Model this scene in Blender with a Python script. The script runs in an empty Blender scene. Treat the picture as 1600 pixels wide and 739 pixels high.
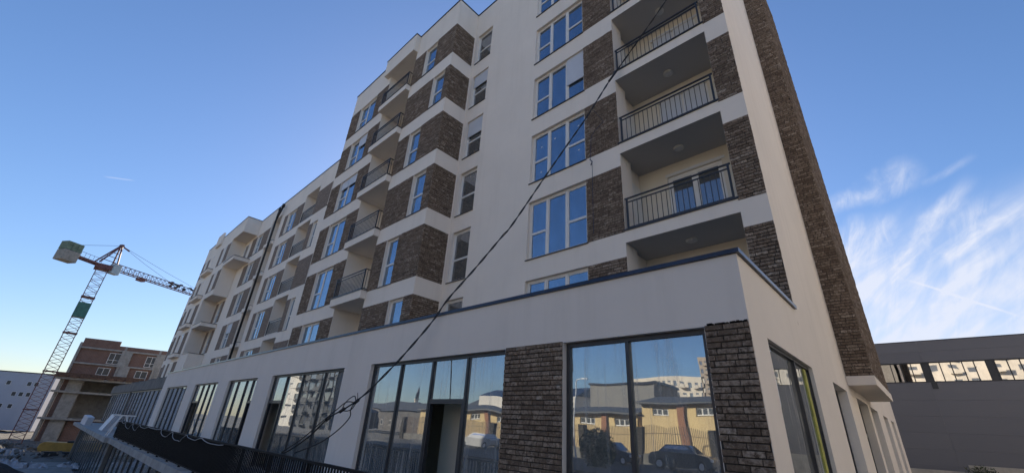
import bpy, bmesh, math, random
from mathutils import Vector, Matrix
random.seed(7)
S = bpy.context.scene
COL = S.collection
R_ = math.radians

# ------------------------------------------------------------------ camera, sky, sun, exposure
cam = bpy.data.objects.new('camera', bpy.data.cameras.new('camera'))
COL.objects.link(cam)
cam.data.sensor_width = 36.0
cam.data.lens = 647.857 / 1600 * 36.0
cam.data.clip_start = 0.05
cam.data.clip_end = 2000
CR = ((0.73027794, 0.68079164, 0.05671738), (0.2532219, -0.34686531, 0.90308534), (-0.63448624, 0.64514122, 0.42569944))
cam.matrix_world = Matrix(((CR[0][0], CR[1][0], -CR[2][0], 0), (CR[0][1], CR[1][1], -CR[2][1], 0), (CR[0][2], CR[1][2], -CR[2][2], 0), (0, 0, 0, 1)))
S.camera = cam
SUN_AZ = -46.0      # degrees from +Y towards +X
SUN_EL = 23.5
S.view_settings.view_transform = 'Standard'
S.view_settings.look = 'None'
S.view_settings.exposure = 0.94
S.view_settings.gamma = 1.0
W = bpy.data.worlds.new('World')
S.world = W
W.use_nodes = True


def setup_world():
    nt = W.node_tree
    N, L = nt.nodes, nt.links
    N.clear()
    out = N.new('ShaderNodeOutputWorld')
    bg = N.new('ShaderNodeBackground')
    bg.inputs['Strength'].default_value = 0.1
    sky = N.new('ShaderNodeTexSky')
    sky.sky_type = 'NISHITA'
    sky.sun_disc = False
    sky.sun_elevation = R_(SUN_EL)
    sky.sun_rotation = R_(SUN_AZ)
    sky.altitude = 600
    sky.air_density = 1.0
    sky.dust_density = 0.6
    sky.ozone_density = 2.2
    tc = N.new('ShaderNodeTexCoord')

    def math_(op, a, b=None, c=None):
        m = N.new('ShaderNodeMath')
        m.operation = op
        for i, v in enumerate((a, b, c)):
            if v is None:
                continue
            if isinstance(v, (int, float)):
                m.inputs[i].default_value = v
            else:
                L.new(v, m.inputs[i])
        return m.outputs[0]

    def vm(op, a, b):
        m = N.new('ShaderNodeVectorMath')
        m.operation = op
        for i, v in enumerate((a, b)):
            if isinstance(v, (tuple, list)):
                m.inputs[i].default_value = v
            else:
                L.new(v, m.inputs[i])
        if op == 'MULTIPLY_ADD':
            m.inputs[2].default_value = (1, 1, 1)
        return m.outputs['Value'] if op == 'DOT_PRODUCT' else m.outputs['Vector']

    def smooth(v, a, b):
        m = N.new('ShaderNodeMapRange')
        m.interpolation_type = 'SMOOTHSTEP'
        L.new(v, m.inputs['Value'])
        m.inputs['From Min'].default_value = a
        m.inputs['From Max'].default_value = b
        return m.outputs['Result']
    d = tc.outputs['Generated']
    sx = N.new('ShaderNodeSeparateXYZ')
    L.new(d, sx.inputs[0])

    def noise(vec, scale, detail, rough, dist=0.0):
        n = N.new('ShaderNodeTexNoise')
        L.new(vec, n.inputs['Vector'])
        n.inputs['Scale'].default_value = scale
        n.inputs['Detail'].default_value = detail
        n.inputs['Roughness'].default_value = rough
        n.inputs['Distortion'].default_value = dist
        return n.outputs['Fac']

    dotc = vm('DOT_PRODUCT', d, (0.15, 0.945, 0.285))
    region = smooth(dotc, 0.90, 0.975)
    w1, w2 = Vector((0.020, 0.955, 0.300)).normalized(), Vector((0.128, 0.906, 0.408)).normalized()
    e1 = (w2 - w1).normalized()
    e2 = w1.cross(w2).normalized()

    def feather(ang, ka, kb, detail, dist, seed):
        # noise drawn out along the wind direction of the cirrus
        c, s_ = math.cos(R_(ang)), math.sin(R_(ang))
        u, v = e1 * c + e2 * s_, e2 * c - e1 * s_
        cc = N.new('ShaderNodeCombineXYZ')
        L.new(math_('MULTIPLY', vm('DOT_PRODUCT', d, tuple(u)), ka), cc.inputs[0])
        L.new(math_('MULTIPLY', vm('DOT_PRODUCT', d, tuple(v)), kb), cc.inputs[1])
        cc.inputs[2].default_value = seed
        return noise(cc.outputs[0], 1.0, detail, 0.62, dist)
    f1 = smooth(feather(8, 7, 26, 10, 0.5, 1.7), 0.36, 0.72)
    f2 = smooth(feather(-22, 12, 34, 10, 0.9, 5.1), 0.34, 0.74)
    big = smooth(feather(15, 5, 9, 3, 0.3, 2.3), 0.36, 0.62)
    z = sx.outputs['Z']
    low = math_('SUBTRACT', 1.0, smooth(z, 0.27, 0.42))
    base = math_('SUBTRACT', 1.0, smooth(z, 0.15, 0.37))
    a = math_('MULTIPLY', math_('MULTIPLY_ADD', f1, 0.62, 0.30), low)
    a = math_('MULTIPLY', a, math_('MULTIPLY_ADD', big, 0.6, 0.4))
    a = math_('ADD', a, math_('MULTIPLY', math_('MULTIPLY', f2, low), 0.28))
    a = math_('ADD', a, math_('MULTIPLY', base, 0.36))
    a = math_('MULTIPLY', a, region)

    def wisp(d1, d2, wd, am, tex=None, sharp=0.0):
        v1, v2 = Vector(d1).normalized(), Vector(d2).normalized()
        nn = v1.cross(v2).normalized()
        mid = (v1 + v2).normalized()
        half = math.acos(max(-1, min(1, mid.dot(v1))))
        wob = N.new('ShaderNodeTexNoise')
        L.new(d, wob.inputs['Vector'])
        wob.inputs['Scale'].default_value = 14
        wob.inputs['Detail'].default_value = 6
        off = math_('MULTIPLY', math_('SUBTRACT', wob.outputs['Fac'], 0.5), wd * 2.2)
        dd = math_('ABSOLUTE', math_('ADD', vm('DOT_PRODUCT', d, tuple(nn)), off))
        line = math_('SUBTRACT', 1.0, smooth(dd, wd * sharp, wd))
        al = smooth(vm('DOT_PRODUCT', d, tuple(mid)), math.cos(half * 1.2), math.cos(half * 0.35))
        o = math_('MULTIPLY', math_('MULTIPLY', line, al), am)
        return math_('MULTIPLY', o, tex) if tex is not None else o
    t1 = math_('MULTIPLY_ADD', f1, 0.75, 0.25)
    t2 = math_('MULTIPLY_ADD', f2, 0.8, 0.2)
    for args in [((0.005, 0.962, 0.285), (0.132, 0.904, 0.412), 0.022, 0.85, t1), ((0.075, 0.955, 0.300), (0.205, 0.910, 0.362), 0.020, 0.75, t1),
                 ((0.086, 0.899, 0.422), (0.150, 0.882, 0.440), 0.009, 0.4, t1), ((-0.07, 0.945, 0.325), (0.03, 0.92, 0.385), 0.034, 0.7, t2),
                 ((-0.06, 0.91, 0.405), (0.085, 0.888, 0.452), 0.032, 0.65, t2), ((0.06, 0.94, 0.33), (0.17, 0.92, 0.37), 0.04, 0.4, t2),
                 ((0.030, 0.961, 0.276), (0.130, 0.970, 0.203), 0.0030, 0.30, None, 0.1), ((-0.933, -0.052, 0.3555), (-0.931, -0.017, 0.3645), 0.0018, 0.28, None, 0.1)]:
        a = math_('ADD', a, wisp(*args))
    a = math_('MINIMUM', a, 0.9)
    mx = N.new('ShaderNodeMix')
    mx.data_type = 'RGBA'
    L.new(a, mx.inputs['Factor'])
    hs = N.new('ShaderNodeHueSaturation')
    hs.inputs['Saturation'].default_value = 1.13
    L.new(sky.outputs['Color'], hs.inputs['Color'])
    tinted = vm('MULTIPLY', hs.outputs['Color'], (1.05, 1.035, 1.12))
    lum = vm('DOT_PRODUCT', tinted, (0.0, 1.0, 0.0))
    soft = math_('DIVIDE', 1.0, math_('MULTIPLY_ADD', lum, 0.075, 1.0))
    scl = N.new('ShaderNodeVectorMath')
    scl.operation = 'SCALE'
    L.new(tinted, scl.inputs[0])
    L.new(soft, scl.inputs['Scale'])
    L.new(scl.outputs['Vector'], mx.inputs['A'])
    mx.inputs['B'].default_value = (4.3, 4.5, 5.15, 1)
    L.new(mx.outputs['Result'], bg.inputs['Color'])
    L.new(bg.outputs[0], out.inputs['Surface'])


setup_world()
sun = bpy.data.objects.new('sun', bpy.data.lights.new('sun', 'SUN'))
COL.objects.link(sun)
sun.data.energy = 5.0
sun.data.angle = R_(0.53)
sun.data.color = (1.0, 0.87, 0.68)
sdir = Vector((math.sin(R_(SUN_AZ)) * math.cos(R_(SUN_EL)), math.cos(R_(SUN_AZ)) * math.cos(R_(SUN_EL)), math.sin(R_(SUN_EL))))
sun.rotation_euler = sdir.to_track_quat('Z', 'Y').to_euler()

# ------------------------------------------------------------------ materials


class NT:
    def __init__(s, name):
        s.m = bpy.data.materials.new(name)
        s.m.use_nodes = True
        s.t = s.m.node_tree
        s.N, s.L = s.t.nodes, s.t.links
        s.b = s.N['Principled BSDF']

    def n(s, typ, **kw):
        nd = s.N.new(typ)
        for k, v in kw.items():
            setattr(nd, k, v)
        return nd

    def put(s, sock, v):
        if isinstance(v, (int, float, tuple, list)):
            sock.default_value = v
        else:
            s.L.new(v, sock)

    def math(s, op, a, b=0.0):
        m = s.n('ShaderNodeMath', operation=op)
        s.put(m.inputs[0], a)
        s.put(m.inputs[1], b)
        return m.outputs[0]

    def noise(s, scale, detail=4, rough=0.55, vec=None, stretch=None):
        t = s.n('ShaderNodeTexNoise')
        t.inputs['Scale'].default_value = scale
        t.inputs['Detail'].default_value = detail
        t.inputs['Roughness'].default_value = rough
        if vec is None:
            vec = s.pos()
        if stretch:
            mp = s.n('ShaderNodeMapping')
            mp.inputs['Scale'].default_value = stretch
            s.L.new(vec, mp.inputs['Vector'])
            vec = mp.outputs[0]
        s.L.new(vec, t.inputs['Vector'])
        return t.outputs['Fac']

    def pos(s):
        if not hasattr(s, '_p'):
            s._p = s.n('ShaderNodeNewGeometry')
        return s._p.outputs['Position']

    def rng(s):
        s.pos()
        o = s.n('ShaderNodeObjectInfo')
        return s.math('FRACT', s.math('ADD', s._p.outputs['Random Per Island'], o.outputs['Random']))

    def ramp(s, f, stops, interp='LINEAR'):
        r = s.n('ShaderNodeValToRGB')
        r.color_ramp.interpolation = interp
        e = r.color_ramp.elements
        while len(e) < len(stops):
            e.new(0.5)
        for el, (p, c) in zip(e, stops):
            el.position = p
            el.color = (*c, 1) if len(c) == 3 else c
        s.L.new(f, r.inputs['Fac'])
        return r.outputs['Color']

    def mix(s, f, a, b, blend='MIX'):
        m = s.n('ShaderNodeMix', data_type='RGBA', blend_type=blend)
        s.put(m.inputs['Factor'], f)
        s.put(m.inputs['A'], (*a, 1) if isinstance(a, tuple) and len(a) == 3 else a)
        s.put(m.inputs['B'], (*b, 1) if isinstance(b, tuple) and len(b) == 3 else b)
        return m.outputs['Result']

    def bump(s, h, strength=0.3, dist=0.01):
        b = s.n('ShaderNodeBump')
        b.inputs['Strength'].default_value = strength
        b.inputs['Distance'].default_value = dist
        s.L.new(h, b.inputs['Height'])
        s.L.new(b.outputs[0], s.b.inputs['Normal'])
        return b.outputs[0]

    def base(s, c):
        s.put(s.b.inputs['Base Color'], (*c, 1) if isinstance(c, tuple) and len(c) == 3 else c)

    def rough(s, v):
        s.put(s.b.inputs['Roughness'], v)


def plain(name, c, rough=0.6, var=0.12, scale=6.0, metal=0.0, bump=0.0, bscale=60):
    t = NT(name)
    f = t.noise(scale, 5, 0.6)
    lo = tuple(x * (1 - var) for x in c)
    hi = tuple(min(1, x * (1 + var)) for x in c)
    t.base(t.ramp(f, [(0.3, lo), (0.7, hi)]))
    t.rough(rough)
    t.b.inputs['Metallic'].default_value = metal
    if bump:
        t.bump(t.noise(bscale, 4, 0.6), bump, 0.01)
    return t.m


def plaster(name, c, streaks=0.10):
    t = NT(name)
    big = t.noise(0.5, 5, 0.6)
    st = t.noise(1.0, 5, 0.62, stretch=(2.2, 2.2, 0.16))
    lo = tuple(x * 0.93 for x in c)
    col = t.ramp(big, [(0.3, lo), (0.68, c)])
    dirt = t.math('MULTIPLY', t.math('GREATER_THAN', 2.0, 1.0), streaks)
    f = t.ramp(st, [(0.52, (0, 0, 0)), (0.80, (1, 1, 1))])
    col = t.mix(t.math('MULTIPLY', f, dirt), col, tuple(x * 0.62 for x in (c[0], c[1] * 0.97, c[2] * 0.9)))
    t.base(col)
    t.rough(0.9)
    t.b.inputs['Specular IOR Level'].default_value = 0.2
    hgt = t.math('ADD', t.math('MULTIPLY', t.noise(95, 3, 0.7), 0.35), t.math('MULTIPLY', t.noise(1.6, 3, 0.5), 2.2))
    t.bump(hgt, 0.35, 0.01)
    return t.m


def brick_mat():
    t = NT('clinker_brick')
    r = t.rng()
    col = t.ramp(r, [(0.0, (0.150, 0.112, 0.084)), (0.22, (0.245, 0.184, 0.136)), (0.6, (0.315, 0.240, 0.180)), (0.88, (0.375, 0.297, 0.230)), (1.0, (0.52, 0.43, 0.345))])
    f = t.noise(17, 7, 0.75)
    col = t.mix(t.ramp(f, [(0.40, (0, 0, 0)), (0.62, (1, 1, 1))]), col, (0.115, 0.082, 0.058))
    g = t.noise(26, 6, 0.75)
    col = t.mix(t.math('MULTIPLY', t.ramp(g, [(0.54, (0, 0, 0)), (0.68, (1, 1, 1))]), 0.55), col, (0.46, 0.38, 0.31))
    t.base(col)
    t.rough(0.9)
    t.b.inputs['Specular IOR Level'].default_value = 0.2
    t.bump(t.noise(55, 7, 0.78), 1.0, 0.02)
    return t.m


def brick_far_mat():
    t = NT('far_clinker_facing')
    mp = t.n('ShaderNodeMapping')
    mp.inputs['Rotation'].default_value = (R_(90), 0, 0)
    t.L.new(t.pos(), mp.inputs['Vector'])
    b = t.n('ShaderNodeTexBrick')
    t.L.new(mp.outputs[0], b.inputs['Vector'])
    b.inputs['Color1'].default_value = (0.29, 0.215, 0.158, 1)
    b.inputs['Color2'].default_value = (0.18, 0.131, 0.096, 1)
    b.inputs['Mortar'].default_value = (0.05, 0.043, 0.038, 1)
    b.inputs['Scale'].default_value = 1.0
    b.inputs['Brick Width'].default_value = 0.25
    b.inputs['Row Height'].default_value = 0.077
    b.inputs['Mortar Size'].default_value = 0.006
    f = t.noise(3.5, 5, 0.65)
    t.base(t.mix(t.ramp(f, [(0.3, (0, 0, 0)), (0.75, (0.5, 0.5, 0.5))]), b.outputs['Color'], (0.2, 0.165, 0.14)))
    t.rough(0.9)
    return t.m


def upper_glass(name, rfl=0.5, tint=(0.8, 0.88, 1.0), back=(0.045, 0.05, 0.058), wav=0.012, wsc=1.3):
    t = NT(name)
    t.base(back)
    t.rough(0.35)
    t.b.inputs['Specular IOR Level'].default_value = 0.0
    gl = t.n('ShaderNodeBsdfGlossy')
    gl.inputs['Roughness'].default_value = 0.015
    gl.inputs['Color'].default_value = (*tint, 1)
    bp = t.n('ShaderNodeBump')
    bp.inputs['Strength'].default_value = 0.35
    bp.inputs['Distance'].default_value = wav
    t.L.new(t.noise(wsc, 1, 0.4), bp.inputs['Height'])
    t.L.new(bp.outputs[0], gl.inputs['Normal'])
    fr = t.n('ShaderNodeFresnel')
    fr.inputs['IOR'].default_value = 1.5
    f = t.math('ADD', t.math('MULTIPLY', fr.outputs[0], 1.0 - rfl), rfl)
    film = t.ramp(t.noise(2.2, 6, 0.68, stretch=(1.5, 1.5, .6)), [(0.35, (1, 1, 1)), (0.75, (.74, .74, .74))])
    f = t.math('MULTIPLY', f, film)
    mx = t.n('ShaderNodeMixShader')
    t.L.new(f, mx.inputs[0])
    t.L.new(t.b.outputs[0], mx.inputs[1])
    t.L.new(gl.outputs[0], mx.inputs[2])
    t.L.new(mx.outputs[0], t.N['Material Output'].inputs['Surface'])
    return t.m


def shop_glass(name, rfl=0.42, wav=0.012, dirt=0.58):
    t = NT(name)
    tr = t.n('ShaderNodeBsdfTransparent')
    tr.inputs['Color'].default_value = (0.60, 0.66, 0.66, 1)
    gl = t.n('ShaderNodeBsdfGlossy')
    gl.inputs['Roughness'].default_value = 0.008
    gl.inputs['Color'].default_value = (0.86, 0.93, 1.0, 1)
    bp = t.n('ShaderNodeBump')
    bp.inputs['Strength'].default_value = 0.3
    bp.inputs['Distance'].default_value = wav
    t.L.new(t.noise(1.1, 1, 0.4), bp.inputs['Height'])
    t.L.new(bp.outputs[0], gl.inputs['Normal'])
    fr = t.n('ShaderNodeFresnel')
    fr.inputs['IOR'].default_value = 1.5
    f = t.math('ADD', t.math('MULTIPLY', fr.outputs[0], 1.0 - rfl), rfl)
    mx = t.n('ShaderNodeMixShader')
    t.L.new(f, mx.inputs[0])
    t.L.new(tr.outputs[0], mx.inputs[1])
    t.L.new(gl.outputs[0], mx.inputs[2])
    # dried drips and dust left by the builders
    df = t.n('ShaderNodeBsdfDiffuse')
    df.inputs['Color'].default_value = (0.55, 0.55, 0.53, 1)
    drip = t.ramp(t.noise(1.0, 6, 0.68, stretch=(9, 9, 0.55)), [(0.50, (0, 0, 0)), (0.82, (1, 1, 1))])
    dust = t.ramp(t.noise(1.7, 6, 0.65), [(0.3, (0.12, 0.12, 0.12)), (0.8, (0.5, 0.5, 0.5))])
    dd = t.math('MULTIPLY', t.math('ADD', t.math('MULTIPLY', drip, 0.75), dust), dirt)
    m2 = t.n('ShaderNodeMixShader')
    t.L.new(dd, m2.inputs[0])
    t.L.new(mx.outputs[0], m2.inputs[1])
    t.L.new(df.outputs[0], m2.inputs[2])
    t.L.new(m2.outputs[0], t.N['Material Output'].inputs['Surface'])
    return t.m


def concrete(name, c, board=False):
    t = NT(name)
    f = t.noise(1.2, 8, 0.7)
    g = t.noise(1.0, 6, 0.7, stretch=(3.0, 3.0, 0.25))
    col = t.ramp(f, [(0.28, tuple(x * 0.62 for x in c)), (0.5, c), (0.75, tuple(x * 1.3 for x in c))])
    col = t.mix(t.math('MULTIPLY', t.ramp(g, [(0.5, (0, 0, 0)), (0.75, (1, 1, 1))]), 0.4), col, tuple(x * 0.45 for x in c))
    t.base(col)
    t.rough(0.92)
    t.bump(t.noise(14, 6, 0.7), 0.6, 0.03)
    return t.m


def block_mat(name, c1, c2, mortar, w, h):
    t = NT(name)
    mp = t.n('ShaderNodeMapping')
    mp.inputs['Rotation'].default_value = (R_(90), 0, 0)
    tc = t.n('ShaderNodeTexCoord')
    t.L.new(tc.outputs['Object'], mp.inputs['Vector'])
    b = t.n('ShaderNodeTexBrick')
    t.L.new(mp.outputs[0], b.inputs['Vector'])
    b.inputs['Color1'].default_value = (*c1, 1)
    b.inputs['Color2'].default_value = (*c2, 1)
    b.inputs['Mortar'].default_value = (*mortar, 1)
    b.inputs['Scale'].default_value = 1
    b.inputs['Brick Width'].default_value = w
    b.inputs['Row Height'].default_value = h
    b.inputs['Mortar Size'].default_value = 0.02
    f = t.noise(0.8, 6, 0.7)
    t.base(t.mix(t.ramp(f, [(0.45, (0, 0, 0)), (0.8, (0.6, 0.6, 0.6))]), b.outputs['Color'], tuple(x * 0.5 for x in c1)))
    t.rough(0.95)
    return t.m


M = {}
M['plaster'] = plaster('white_render', (0.83, 0.75, 0.66), 0.22)
M['plaster_b'] = plaster('podium_white_render', (0.745, 0.68, 0.615), 0.22)
M['soffit'] = plaster('shade_darkened_soffit', (0.42, 0.41, 0.40), 0.05)  # darker render for loggia soffits, their shade put into the colour
M['lamp'] = plain('grey_opal_lamp', (0.50, 0.50, 0.48), .5)
M['sheet'] = plain('dusty_plastic_sheet', (0.40, 0.41, 0.44), .5, .25, 4)
M['cream'] = plaster('cream_loggia_paint', (0.69, 0.635, 0.54), 0.05)
M['brick'] = brick_mat()
M['brick_far'] = brick_far_mat()
M['mortar'] = plain('dark_joint_mortar', (0.040, 0.034, 0.029), 0.95, 0.3, 25, bump=0.5)
M['pvc'] = plain('white_pvc', (0.74, 0.72, 0.69), 0.42, 0.05, 2)
M['shutter'] = plain('pale_shutter', (0.60, 0.62, 0.66), 0.5, 0.05, 2)
M['metal'] = plain('anthracite_metal', (0.028, 0.030, 0.036), 0.38, 0.25, 4)
M['coping'] = plain('dark_blue_coping_sheet', (0.035, 0.042, 0.062), 0.28, 0.25, 3, metal=0.6)
M['rail'] = plain('matt_black_rail_paint', (.011, .011, .013), .65, .2, 5)
M['rail'].node_tree.nodes['Principled BSDF'].inputs['Specular IOR Level'].default_value = 0.15
M['dark_win'] = plain('dark_far_pane', (.03, .032, .036), .3, .2, .5)
M['glass'] = upper_glass('window_glass', 0.42, (0.66, 0.82, 1.0))
M['glass_dark'] = upper_glass('dim_window_glass', 0.24, (0.85, 0.9, 1.0), (.11, .112, .108))
M['glass_far'] = upper_glass('dull_far_glass', 0.06, (.9, .9, 1), (.03, .03, .035))
M['shop'] = shop_glass('shop_glass')
M['shop_far'] = shop_glass('dusty_shop_glass', 0.3, 0.01, 0.7)
M['concrete'] = concrete('raw_concrete', (0.26, 0.25, 0.235))
M['concrete_d'] = concrete('dirty_concrete', (0.17, 0.16, 0.145))
M['interior'] = plaster('interior_wall_paint', (0.74, 0.69, 0.60), 0.04)
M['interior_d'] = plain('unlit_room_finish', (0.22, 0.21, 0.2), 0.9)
M['black'] = plain('black_rubber', (0.012, 0.012, 0.014), 0.5, 0.2, 8)
M['white_plastic'] = plain('white_plastic', (0.72, 0.73, 0.76), 0.5, 0.1, 5)


# ------------------------------------------------------------------ mesh helpers
class MB:
    def __init__(s):
        s.v, s.f = [], []

    def quad(s, a, b, c, d):
        i = len(s.v)
        s.v += [tuple(a), tuple(b), tuple(c), tuple(d)]
        s.f.append((i, i + 1, i + 2, i + 3))

    def poly(s, pts):
        i = len(s.v)
        s.v += [tuple(p) for p in pts]
        s.f.append(tuple(range(i, i + len(pts))))

    def box(s, x0, x1, y0, y1, z0, z1, xf=None):
        i = len(s.v)
        P = [(x0, y0, z0), (x1, y0, z0), (x1, y1, z0), (x0, y1, z0), (x0, y0, z1), (x1, y0, z1), (x1, y1, z1), (x0, y1, z1)]
        if xf:
            P = [tuple(xf(*p)) for p in P]
        s.v += P
        s.f += [tuple(i + k for k in q) for q in ((0, 3, 2, 1), (4, 5, 6, 7), (0, 1, 5, 4), (1, 2, 6, 5), (2, 3, 7, 6), (3, 0, 4, 7))]
        return s

    def bar(s, a, b, w, h=None, up=(0, 0, 1)):
        a, b = Vector(a), Vector(b)
        h = h or w
        d = (b - a).normalized()
        u = Vector(up)
        if abs(d.dot(u)) > 0.99:
            u = Vector((1, 0, 0))
        r = d.cross(u).normalized() * w / 2
        t = r.cross(d).normalized() * h / 2
        i = len(s.v)
        for p in (a, b):
            for k in ((-1, -1), (1, -1), (1, 1), (-1, 1)):
                s.v.append(tuple(p + r * k[0] + t * k[1]))
        s.f += [tuple(i + k for k in q) for q in ((3, 2, 1, 0), (4, 5, 6, 7), (0, 1, 5, 4), (1, 2, 6, 5), (2, 3, 7, 6), (3, 0, 4, 7))]
        return s

    def tube(s, pts, r, n=6, cap=True):
        pts = [Vector(p) for p in pts]
        rings = []
        prev = None
        for k, p in enumerate(pts):
            d = (pts[min(k + 1, len(pts) - 1)] - pts[max(k - 1, 0)]).normalized()
            if prev is None:
                u = Vector((0, 0, 1)) if abs(d.z) < 0.9 else Vector((1, 0, 0))
                prev = d.cross(u).normalized()
            prev = (prev - d * prev.dot(d)).normalized()
            q = d.cross(prev)
            i = len(s.v)
            rr = r[k] if isinstance(r, (list, tuple)) else r
            for j in range(n):
                a = 2 * math.pi * j / n
                s.v.append(tuple(p + prev * math.cos(a) * rr + q * math.sin(a) * rr))
            rings.append(i)
        for a, b in zip(rings, rings[1:]):
            for j in range(n):
                s.f.append((a + j, a + (j + 1) % n, b + (j + 1) % n, b + j))
        if cap:
            s.f.append(tuple(reversed(range(rings[0], rings[0] + n))))
            s.f.append(tuple(range(rings[-1], rings[-1] + n)))
        return s

    def prism(s, prof, y0, y1, xf=None):
        """closed (x,z) profile extruded along y"""
        n = len(prof)
        i = len(s.v)
        P = [(x, y0, z) for x, z in prof] + [(x, y1, z) for x, z in prof]
        if xf:
            P = [tuple(xf(*p)) for p in P]
        s.v += P
        s.f.append(tuple(range(i, i + n)))
        s.f.append(tuple(reversed(range(i + n, i + 2 * n))))
        for k in range(n):
            s.f.append((i + k, i + n + k, i + n + (k + 1) % n, i + (k + 1) % n))
        return s

    def mesh(s, name, mat, smooth=False):
        me = bpy.data.meshes.new(name)
        me.from_pydata(s.v, [], s.f)
        me.materials.append(mat)
        if smooth:
            for p in me.polygons:
                p.use_smooth = True
        me.update()
        return me

    def build(s, name, mat, parent=None, kind=None, smooth=False, bevel=0.0):
        o = bpy.data.objects.new(name, s.mesh(name, mat, smooth))
        COL.objects.link(o)
        if parent:
            o.parent = parent
        if kind:
            o['kind'] = kind
        if bevel:
            b = o.modifiers.new('edge', 'BEVEL')
            b.width = bevel
            b.segments = 2
            b.limit_method = 'ANGLE'
        return o


def tag(o, label, cat, group=None):
    o['label'] = label
    o['category'] = cat
    if group:
        o['group'] = group
    return o


def thing(name, label, cat, loc=(0, 0, 0), rz=0.0, group=None):
    o = bpy.data.objects.new(name, None)
    o.empty_display_size = 0.3
    COL.objects.link(o)
    o.location = loc
    o.rotation_euler = (0, 0, rz)
    return tag(o, label, cat, group)


def inst(name, mesh, parent, loc=(0, 0, 0), scale=(1, 1, 1), rz=0.0):
    o = bpy.data.objects.new(name, mesh)
    COL.objects.link(o)
    o.parent = parent
    o.location = loc
    o.scale = scale
    if rz:
        o.rotation_euler = (0, 0, rz)
    return o


def front(Y):
    return lambda u, v, w: (u, Y + w, v)


def side(X):
    return lambda u, v, w: (X - w, u, v)


def wall(mb, mp, u0, u1, v0, v1, openings=(), depth=0.16):
    us = sorted({u0, u1, *[a for o in openings for a in o[:2] if u0 < a < u1]})
    vs = sorted({v0, v1, *[a for o in openings for a in o[2:4] if v0 < a < v1]})
    for a, b in zip(vs, vs[1:]):
        run = None
        for c, d in zip(us, us[1:]):
            mu, mv = (c + d) / 2, (a + b) / 2
            hole = any(o[0] < mu < o[1] and o[2] < mv < o[3] for o in openings)
            if hole:
                if run is not None:
                    mb.quad(mp(run, a, 0), mp(c, a, 0), mp(c, b, 0), mp(run, b, 0))
                run = None
            elif run is None:
                run = c
        if run is not None:
            mb.quad(mp(run, a, 0), mp(u1, a, 0), mp(u1, b, 0), mp(run, b, 0))
    for o in openings:
        a, b, c, d = o[:4]
        dp = o[4] if len(o) > 4 else depth
        if dp <= 0:
            continue
        mb.quad(mp(a, c, 0), mp(b, c, 0), mp(b, c, dp), mp(a, c, dp))
        mb.quad(mp(a, d, dp), mp(b, d, dp), mp(b, d, 0), mp(a, d, 0))
        mb.quad(mp(a, c, 0), mp(a, c, dp), mp(a, d, dp), mp(a, d, 0))
        mb.quad(mp(b, c, dp), mp(b, c, 0), mp(b, d, 0), mp(b, d, dp))


# ------------------------------------------------------------------ clinker bricks
BRICKS = []      # (map, u0, u1, v0, v1, proud, panel)


def bricks(panel, mp, u0, u1, v0, v1, holes=(), individual=True):
    rnd = random.random
    n = max(1, round((v1 - v0) / 0.0815))
    pv = (v1 - v0) / n
    for r in range(n):
        a, b = v0 + r * pv + 0.0055, v0 + (r + 1) * pv - 0.0055
        u = u0 - rnd() * 0.2
        while u < u1 - 0.01:
            ln = 0.25 + (rnd() - 0.5) * 0.035
            if rnd() < 0.12:
                ln *= 0.55
            c, d = max(u, u0 - rnd() * .006), min(u + ln, u1 + rnd() * .008)
            u += ln + 0.011
            mv = (a + b) / 2
            segs = [(c, d)]
            for h in holes:
                if h[2] - 0.02 < mv < h[3] + 0.02:
                    nxt = []
                    for (p, q) in segs:
                        if q <= h[0] or p >= h[1]:
                            nxt.append((p, q))
                        else:
                            if p < h[0]:
                                nxt.append((p, h[0]))
                            if q > h[1]:
                                nxt.append((h[1], q))
                    segs = nxt
            for (p, q) in segs:
                if q - p > 0.035:
                    BRICKS.append((mp, p, q, a + rnd() * 0.003, b - rnd() * 0.003, 0.014 + rnd() * 0.013, panel, individual))


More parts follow.
